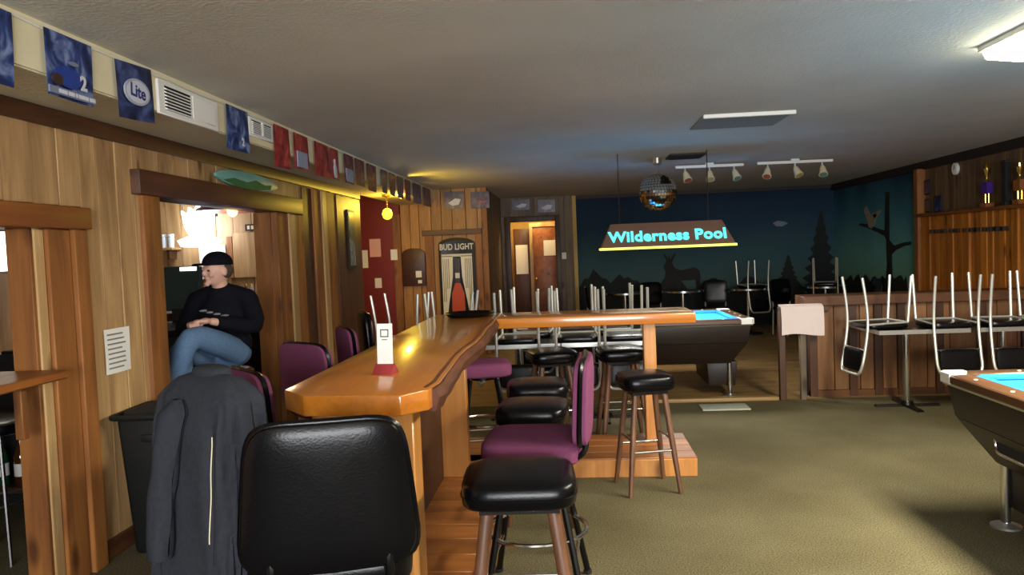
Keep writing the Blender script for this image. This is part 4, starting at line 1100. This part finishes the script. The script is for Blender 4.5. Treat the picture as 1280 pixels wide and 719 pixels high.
# vents in the soffit face
def vent(name, label, x0, x1, yt, yb, white_half):
    a = soff_y(x0, yt); b = soff_y(x1, yt); z1 = W(x0, yt, X=XP).z; z0 = W(x0, yb, X=XP).z
    z1 = min(z1, 2.508); w_ = (b-a)/2; h_ = (z1-z0)/2
    t = thing(name, label, 'vent', (XS, (a+b)/2, (z0+z1)/2))
    bx('frame', M['white'], t, 0, .018, -w_, w_, -h_, h_, .004)
    ge = 0 if white_half else w_*.8
    bx('duct_shade', M['dark'], t, .016, .0185, -w_*.82, ge, -h_*.68, h_*.72)  # flat dark sheet: painted shade behind the slats, no real recess
    n = 7
    for i in range(n):
        z = -h_*.66+1.34*h_*(i+.5)/n
        MB().hexa([(.0185, -w_*.82, z-.008), (.030, -w_*.82, z-.012), (.030, ge, z-.012), (.0185, ge, z-.008)],
                  [(.0185, -w_*.82, z), (.030, -w_*.82, z-.006), (.030, ge, z-.006), (.0185, ge, z)]).build('slat', M['white'], t)
    if white_half:
        bx('blank_panel', M['paper'], t, .016, .024, w_*.06, w_*.86, -h_*.7, h_*.74, .003)
        for s in (-1, 1): MB().lathe([(.006, .018), (.004, .021)], 8).build('screw', M['brushed'], t)
    else:
        bx('centre_bar', M['white'], t, .018, .031, -w_*.06, w_*.06, -h_*.7, h_*.74)
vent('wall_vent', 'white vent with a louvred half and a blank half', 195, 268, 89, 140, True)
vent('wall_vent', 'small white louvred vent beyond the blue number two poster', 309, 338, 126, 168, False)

# ------------------------------------------------------------------ things on the far walls
def on_far(px, py, Y=YP-.022): return W(px, py, Y=Y)
# beer mirror
a, b = on_far(548, 298), on_far(597, 388)
t = thing('beer_mirror', 'dark arched beer mirror lettered BUD LIGHT with white columns', 'mirror', ((a.x+b.x)/2, YP-.03, b.z-.15))
w_ = (b.x-a.x)/2; h_ = a.z-b.z+.15
arch = [(-w_, 0), (w_, 0), (w_, h_-.1)]+[(w_*math.cos(PI*i/10), h_-.1+.1*math.sin(PI*i/10)) for i in range(1, 10)]+[(-w_, h_-.1)]
MB().prism(arch, -.04, 0, 'Y').build('frame', M['trimdark'], t, .006)
inn = [(x*.88, .04+z*.93) for x, z in arch]
MB().prism(inn, -.045, -.03, 'Y').build('glass', plain('mirror_dark', (34, 32, 34), .12, spec=.8), t)
text('lettering', 'BUD LIGHT', .125, plain('letter_grey', (206, 202, 194), .5), t, (0, -.048, h_-.145), (PI/2, 0, 0), .002, .004, .80)
bx('pale_band', plain('letter_grey', (206, 202, 194), .5), t, -w_*.84, w_*.84, -.056, -.04, h_-.29, h_-.25)
colm = plain('column_white', (232, 226, 212), .6, var=.1)
for s in (-1, 1):
    o = MB().prism([(s*w_*.84, .08), (s*w_*.84, h_-.28), (s*w_*.22, h_-.28), (s*w_*.26, h_-.60), (s*w_*.50, .30), (s*w_*.62, .08)][::s], -.056, -.04, 'Y').build('column', colm, t)
    for k in range(4):
        x = s*w_*(.46+.1*k); bx('flute', plain('flute_grey', (140, 132, 120), .7), o, x-.006, x+.006, -.06, -.055, .30 if k > 1 else .5, h_-.32)
MB().prism([(-w_*.36, .12), (w_*.36, .12), (w_*.34, .42), (w_*.14, .58), (-w_*.14, .58), (-w_*.34, .42)], -.052, -.04, 'Y').build('bottle', plain('mirror_orange', (196, 74, 26), .3, var=.1), t)
bx('bottle_neck', plain('mirror_neck', (60, 40, 40), .3), t, -w_*.12, w_*.12, -.052, -.04, .58, h_-.32)
bx('neck_label', pale, t, -w_*.12, w_*.12, -.054, -.05, h_-.62, h_-.54)
# frame boards round it
a, b = on_far(531, 291), on_far(613, 400)
t = thing('alcove_frame', 'wooden door frame boards standing round the beer mirror', 'frame', (0, YP-.022, 0))
bx('side_board', M['post'], t, a.x, a.x+.13, -.03, 0, 0, a.z-.03, .004)
bx('side_board', M['post'], t, b.x-.175, -1.365, -.03, 0, 0, a.z-.03, .004)
bx('head_board', M['beamx'], t, a.x-.04, -1.362, -.045, 0, a.z-.05, a.z+.03, .004)
# brown plaque
p = on_far(518, 334)
t = thing('dart_cabinet', 'brown wooden plaque cabinet with an arched top', 'cabinet', (p.x, YP-.03, p.z))
MB().prism([(-.18, -.29), (.18, -.29), (.18, .2)]+[(.18*math.cos(PI*i/8), .2+.09*math.sin(PI*i/8)) for i in range(1, 8)]+[(-.18, .2)], -.05, 0, 'Y').build('body', plain('cabinet_brown', (66, 30, 18), .45, var=.25, scale=14), t, .006)
bx('paper_tag', M['paper'], t, .03, .12, -.055, -.05, -.16, -.06)
bx('paper_tag', M['paper'], t, .06, .12, -.055, -.05, -.25, -.20)
# papers on the red door panel
for k, (lab, x0, y0, x1, y1) in enumerate((('pale pink notice on the red panel', 461, 299, 476, 321), ('small white card beside the red panel', 488, 312, 497, 325),
                              ('narrow white sheet at the edge of the red panel', 452, 313, 460, 335), ('small white sheet low on the red panel', 468, 348, 477, 360))):
    a, b = W(x0, y0, Y=YP-.045), W(x1, y1, Y=YP-.045)
    yf = YP-.040 if b.x > -2.745 and a.x < -2.615 else YP-.020
    tag(MB().box(a.x, b.x, yf-.004, yf+.001, b.z, a.z).build('notice', plain('pink_paper', (232, 176, 166), .8) if k == 0 else M['paper']), lab, 'notice')
# tall picture on the dark boards, left wall end
a, b = W(432, 262, X=XW+.02), W(444, 335, X=XW+.02)
t = thing('tall_picture', 'tall narrow dark picture on the boards below the amber lamp', 'picture', (XW+.02, (a.y+b.y)/2, (a.z+b.z)/2))
bx('frame', M['trimdark'], t, 0, .02, -(b.y-a.y)/2, (b.y-a.y)/2, -(a.z-b.z)/2, (a.z-b.z)/2, .003)
bx('print', printed('print_green', (30, 40, 30), (80, 92, 74), (150, 150, 140), 7), t, .018, .023, -(b.y-a.y)/2+.03, (b.y-a.y)/2-.03, -(a.z-b.z)/2+.03, (a.z-b.z)/2-.03)
# switch and thermostat by the doorway
p = W(700, 320, Y=YD-.03)
t = thing('light_switch', 'small white switch plate beside the doorway', 'switch', (-.15, YD-.022, p.z))
bx('plate', M['white'], t, -.04, .04, -.008, 0, -.06, .06, .002); bx('toggle', M['white'], t, -.008, .008, -.02, -.008, -.01, .014)

# right wall: clock disc, frames, trophies on the ledge
p = W(1196, 211, X=XR-.02)
t = thing('wall_clock', 'round white wall clock on the dark upper panel', 'clock', (XR-.02, p.y, p.z))
MB().prism(ellipse(.075, .075, 24), -.03, 0, 'X').build('case', M['white'], t, .004)
MB().prism(ellipse(.062, .062, 24), -.033, -.03, 'X').build('face', M['paper'], t)
bx('hand', M['ink'], t, -.036, -.033, -.004, .004, 0, .045); bx('hand', M['ink'], t, -.036, -.033, 0, .03, -.003, .003)
def ledge_frame(label, px, py, hw_, hh, m):
    p = W(px, py, X=XR-.02)
    t = thing('picture_frame', label, 'picture', (XR-.02, min(p.y, 10.855-hw_), max(p.z, 1.842+hh)), 0, 'small dark pictures on the right wall')
    bx('frame', M['trimdark'], t, -.02, 0, -hw_, hw_, -hh, hh, .003); bx('print', m, t, -.024, -.02, -hw_*.8, hw_*.8, -hh*.8, hh*.8)
ledge_frame('dark blue picture high on the right wall by the corner', 1156, 235, .09, .10, vio)
ledge_frame('blue picture standing above the ledge on the right wall', 1174, 256, .10, .11, navy)
ledge_frame('brown picture low in the corner above the ledge', 1154, 258, .07, .09, plain('print_brown', (90, 62, 44), .5, var=.3, scale=20))
def trophy(label, px, hh, block):
    y = W(px, 262, X=XR-.10).y
    t = thing('trophy', label, 'trophy', (XR-.10, y, 1.84), 0, 'trophies on the ledge')
    bx('plinth', M['beam_orange'], t, -.05, .05, -.06, .06, 0, .05, .004)
    for s in (-1, 1): MB().tube([(0, s*.035, .05), (0, s*.035, .05+hh*.22)], .010, 8).build('pillar', M['brass'], t)
    bx('block', block, t, -.035, .035, -.065, .065, .05+hh*.22, .05+hh*.5, .004)
    MB().lathe([(.03, .05+hh*.5), (.015, .05+hh*.55), (.012, .05+hh*.62), (.035, .05+hh*.72), (.042, .05+hh*.82), (.038, .05+hh*.82), (.01, .05+hh*.73)], 14).build('cup', M['brass'], t)
    MB().tube([(0, 0, .05+hh*.8), (0, .0, .05+hh*.9), (.01, .02, .05+hh)], [.016, .018, .006], 8).build('figure', M['brass'], t)
trophy('tall gold trophy with a purple block', 1234, .47, plain('trophy_purple', (72, 36, 130), .3, var=.15))
trophy('gold trophy with an orange wood block at the wall edge', 1275, .42, M['beam_orange'])
t = thing('trophy_column', 'tall black column trophy between the gold ones', 'trophy', (XR-.10, W(1258, 262, X=XR-.10).y, 1.84), 0, 'trophies on the ledge')
bx('base', M['trimdark'], t, -.045, .045, -.06, .06, 0, .04, .004); bx('shaft', M['dark'], t, -.03, .03, -.045, .045, .04, .46, .006); bx('cap', M['trimdark'], t, -.035, .035, -.05, .05, .46, .49, .004)

# ------------------------------------------------------------------ the seated man
man = thing('person', 'seated person in black sweatshirt, cap and blue jeans with legs crossed', 'person', (-2.505, 5.31, 0), .04)
def fuse(name, mb, m, parent, voxel, smooth=6):
    me = mb.mesh(name, m); o = bpy.data.objects.new(name, me); C.objects.link(o)
    r = o.modifiers.new('fuse', 'REMESH'); r.mode = 'VOXEL'; r.voxel_size = voxel
    sm = o.modifiers.new('soft', 'SMOOTH'); sm.iterations = smooth; sm.factor = .5
    me2 = bpy.data.meshes.new_from_object(o.evaluated_get(bpy.context.evaluated_depsgraph_get()))
    o.modifiers.clear(); o.data = me2; me2.materials.clear(); me2.materials.append(m)
    me2.polygons.foreach_set('use_smooth', [True]*len(me2.polygons)); o.parent = parent; return o
def ell(mb, c, a, b_, h, fn=None): return mb.superq(c, a, b_, h, 1, 1, 24, 16, fn)
def limb(mb, pts, rs):
    mb.tube(spline(pts, 4), [rs[0]]*0 or interp(rs, 4), 14)
    for p, r in zip(pts, rs): ell(mb, p, r, r, r)
def interp(rs, n):
    out = []
    for a, b_ in zip(rs, rs[1:]): out += [a+(b_-a)*k/n for k in range(n)]
    return out+[rs[-1]]
# faces -Y
elbL, wrL = (.25, -.08, 1.11), (.05, -.30, 1.16)
elbR, wrR = (-.25, -.09, 1.09), (-.09, -.32, 1.14)
kR, aR = (-.11, -.44, .97), (-.10, -.42, .50)
kL, aL = (-.03, -.46, 1.06), (-.20, -.54, .64)
body = MB()
def headshape(q):
    x, y, z = q
    if z < 0: x *= 1-.28*min(1, -z/.12); y = y*(1-.10*min(1, -z/.12))-.010*min(1, -z/.12)
    return (x, y, z)
HC = Vector((0, -.06, 1.505))
TURN = Matrix.Rotation(-.62, 3, 'Z')
def turned(mb):
    mb.v = [tuple(HC+TURN @ (Vector(p)-HC)) for p in mb.v]; return mb
hd = MB()
ell(hd, HC, .078, .098, .118, headshape)
ell(hd, HC+Vector((0, -.10, -.018)), .013, .018, .022)                # nose
ell(hd, HC+Vector((0, -.088, .018)), .05, .014, .010)                 # brow
ell(hd, HC+Vector((0, -.088, -.058)), .024, .012, .008)               # lips
ell(hd, HC+Vector((0, -.085, -.095)), .026, .018, .018)               # chin
for s in (-1, 1):
    ell(hd, HC+Vector((s*.079, .008, -.012)), .010, .020, .032)       # ears
    ell(hd, HC+Vector((s*.04, -.075, -.03)), .022, .016, .02)         # cheeks
turned(hd); body.add(hd.v, hd.f)
limb(body, [(0, -.02, 1.33), (0, -.035, 1.40), (0, -.045, 1.46)], [.06, .054, .052])
limb(body, [(0, .03, .94), (0, .04, 1.10), (0, .03, 1.25)], [.11, .10, .085])
for (e, wv, s) in ((elbL, wrL, 1), (elbR, wrR, -1)):
    limb(body, [(s*.17, 0, 1.28), e, wv], [.04, .035, .026])
    d = (Vector(wv)-Vector(e)).normalized(); wv = Vector(wv); side = Vector((0, 0, 1)).cross(d).normalized()
    ell(body, wv+d*.05, .036, .05, .022)
    for f in range(4):
        b0_ = wv+d*.085+side*(.027-.018*f)
        ln = (.055, .065, .06, .048)[f]
        limb(body, [b0_, b0_+d*ln*.6+Vector((0, 0, -.008)), b0_+d*ln*.85+Vector((0, 0, -.035))], [.0095, .009, .0075])
    th0 = wv+d*.025+side*.03*(-s)
    limb(body, [th0, th0+d*.03+side*.022*(-s)+Vector((0, 0, -.006)), th0+d*.06+side*.020*(-s)+Vector((0, 0, -.016))], [.012, .010, .008])
for a_ in (aR, aL): ell(body, a_, .04, .04, .05)
fuse('body', body, M['skin'], man, .0065, 3)
for s in (-1, 1):
    turned(MB().superq(HC+Vector((s*.033, -.088, -.002)), .014, .008, .007, 1, 1, 12, 8)).build('eye', M['ink'], man)
turned(MB().superq(HC+Vector((0, -.101, -.06)), .020, .004, .003, 1, 1, 12, 8)).build('mouth', plain('lip', (140, 80, 74), .5), man)
# sweatshirt
sw = MB()
limb(sw, [(0, .01, .985), (0, .03, 1.08), (0, .02, 1.20), (0, .0, 1.31)], [.165, .165, .165, .11])
ell(sw, (0, .01, 1.16), .205, .135, .20); ell(sw, (0, .01, .98), .19, .15, .14)
limb(sw, [(-.18, .0, 1.295), (0, .0, 1.34), (.18, .0, 1.295)], [.07, .075, .07])
limb(sw, [(.185, 0, 1.28), elbL, (.09, -.255, 1.15)], [.075, .062, .045])
limb(sw, [(-.185, 0, 1.28), elbR, (-.12, -.28, 1.13)], [.075, .062, .045])
limb(sw, [(-.05, .055, 1.36), (.0, .065, 1.37), (.05, .055, 1.36)], [.035, .04, .035])     # hood roll
fuse('sweatshirt', sw, M['navy'], man, .012, 5)
for k in range(4):
    MB().superq((-.085+.05*k, -.128, 1.225-.013*k), .026, .035, .009, 1, .6, 12, 6).build('chest_print', plain('print_pale', (150, 146, 150), .7), man)
# jeans
jn = MB()
ell(jn, (0, .02, .90), .175, .15, .11)
limb(jn, [(-.09, -.03, .90), (-.11, -.25, .94), kR, (-.105, -.44, .70), aR], [.095, .088, .075, .066, .058])
limb(jn, [(.09, -.03, .92), (.05, -.26, 1.01), kL, (-.12, -.51, .85), aL], [.095, .088, .076, .066, .058])
fuse('jeans', jn, M['denim'], man, .012, 4)
# shoes
shoe = MB(); ell(shoe, (aR[0], aR[1]-.06, .415), .048, .13, .045); ell(shoe, (aR[0], aR[1], .46), .045, .05, .06)
fuse('shoe', shoe, M['rubber'], man, .01, 3)
shoe = MB(); ell(shoe, (aL[0]-.03, aL[1]-.05, .56), .05, .13, .045); ell(shoe, (aL[0], aL[1], .60), .045, .05, .06)
fuse('shoe', shoe, M['rubber'], man, .01, 3)
# hair and cap
turned(MB().superq(HC+Vector((0, .022, .0)), .083, .088, .075, 1, 1, 24, 14)).build('hair', M['hair'], man)
cp = MB().superq(HC+Vector((0, .004, .035)), .090, .110, .098, .9, 1, 28, 14, lambda q: (q.x, q.y, max(q.z, 0)))
c_ = turned(cp).build('cap', M['cap'], man)
turned(MB().superq(HC+Vector((0, -.120, .045)), .070, .055, .007, .6, .8, 24, 6, lambda q: (q.x, q.y, q.z-.18*q.x*q.x/.072*.6))).build('visor', M['cap'], c_)
# his stool and one beside him
t = thing('round_stool', 'round black stool under the seated person', 'stool', (-2.505, 5.31, 0), 0, 'round chrome legged stools by the black bar')
MB().superq((0, 0, .75), .19, .19, .05, .45, 1, 28, 10).build('seat', M['black_vinyl'], t)
MB().lathe([(.186, .72), (.192, .722), (.192, .742), (.186, .744)], 28).build('trim_band', M['chrome'], t)
for sx in (-1, 1):
    for sy in (-1, 1): MB().tube([(sx*.19, sy*.19, 0), (sx*.11, sy*.11, .69)], .012, 8).build('leg', M['chrome'], t)
MB().tube([(.215*math.cos(2*PI*i/24), .215*math.sin(2*PI*i/24), .28) for i in range(25)], .009, 6).build('foot_ring', M['chrome'], t)
dup(t, 'empty round black stool in front of the seated person', (-2.14, 4.50, 0))
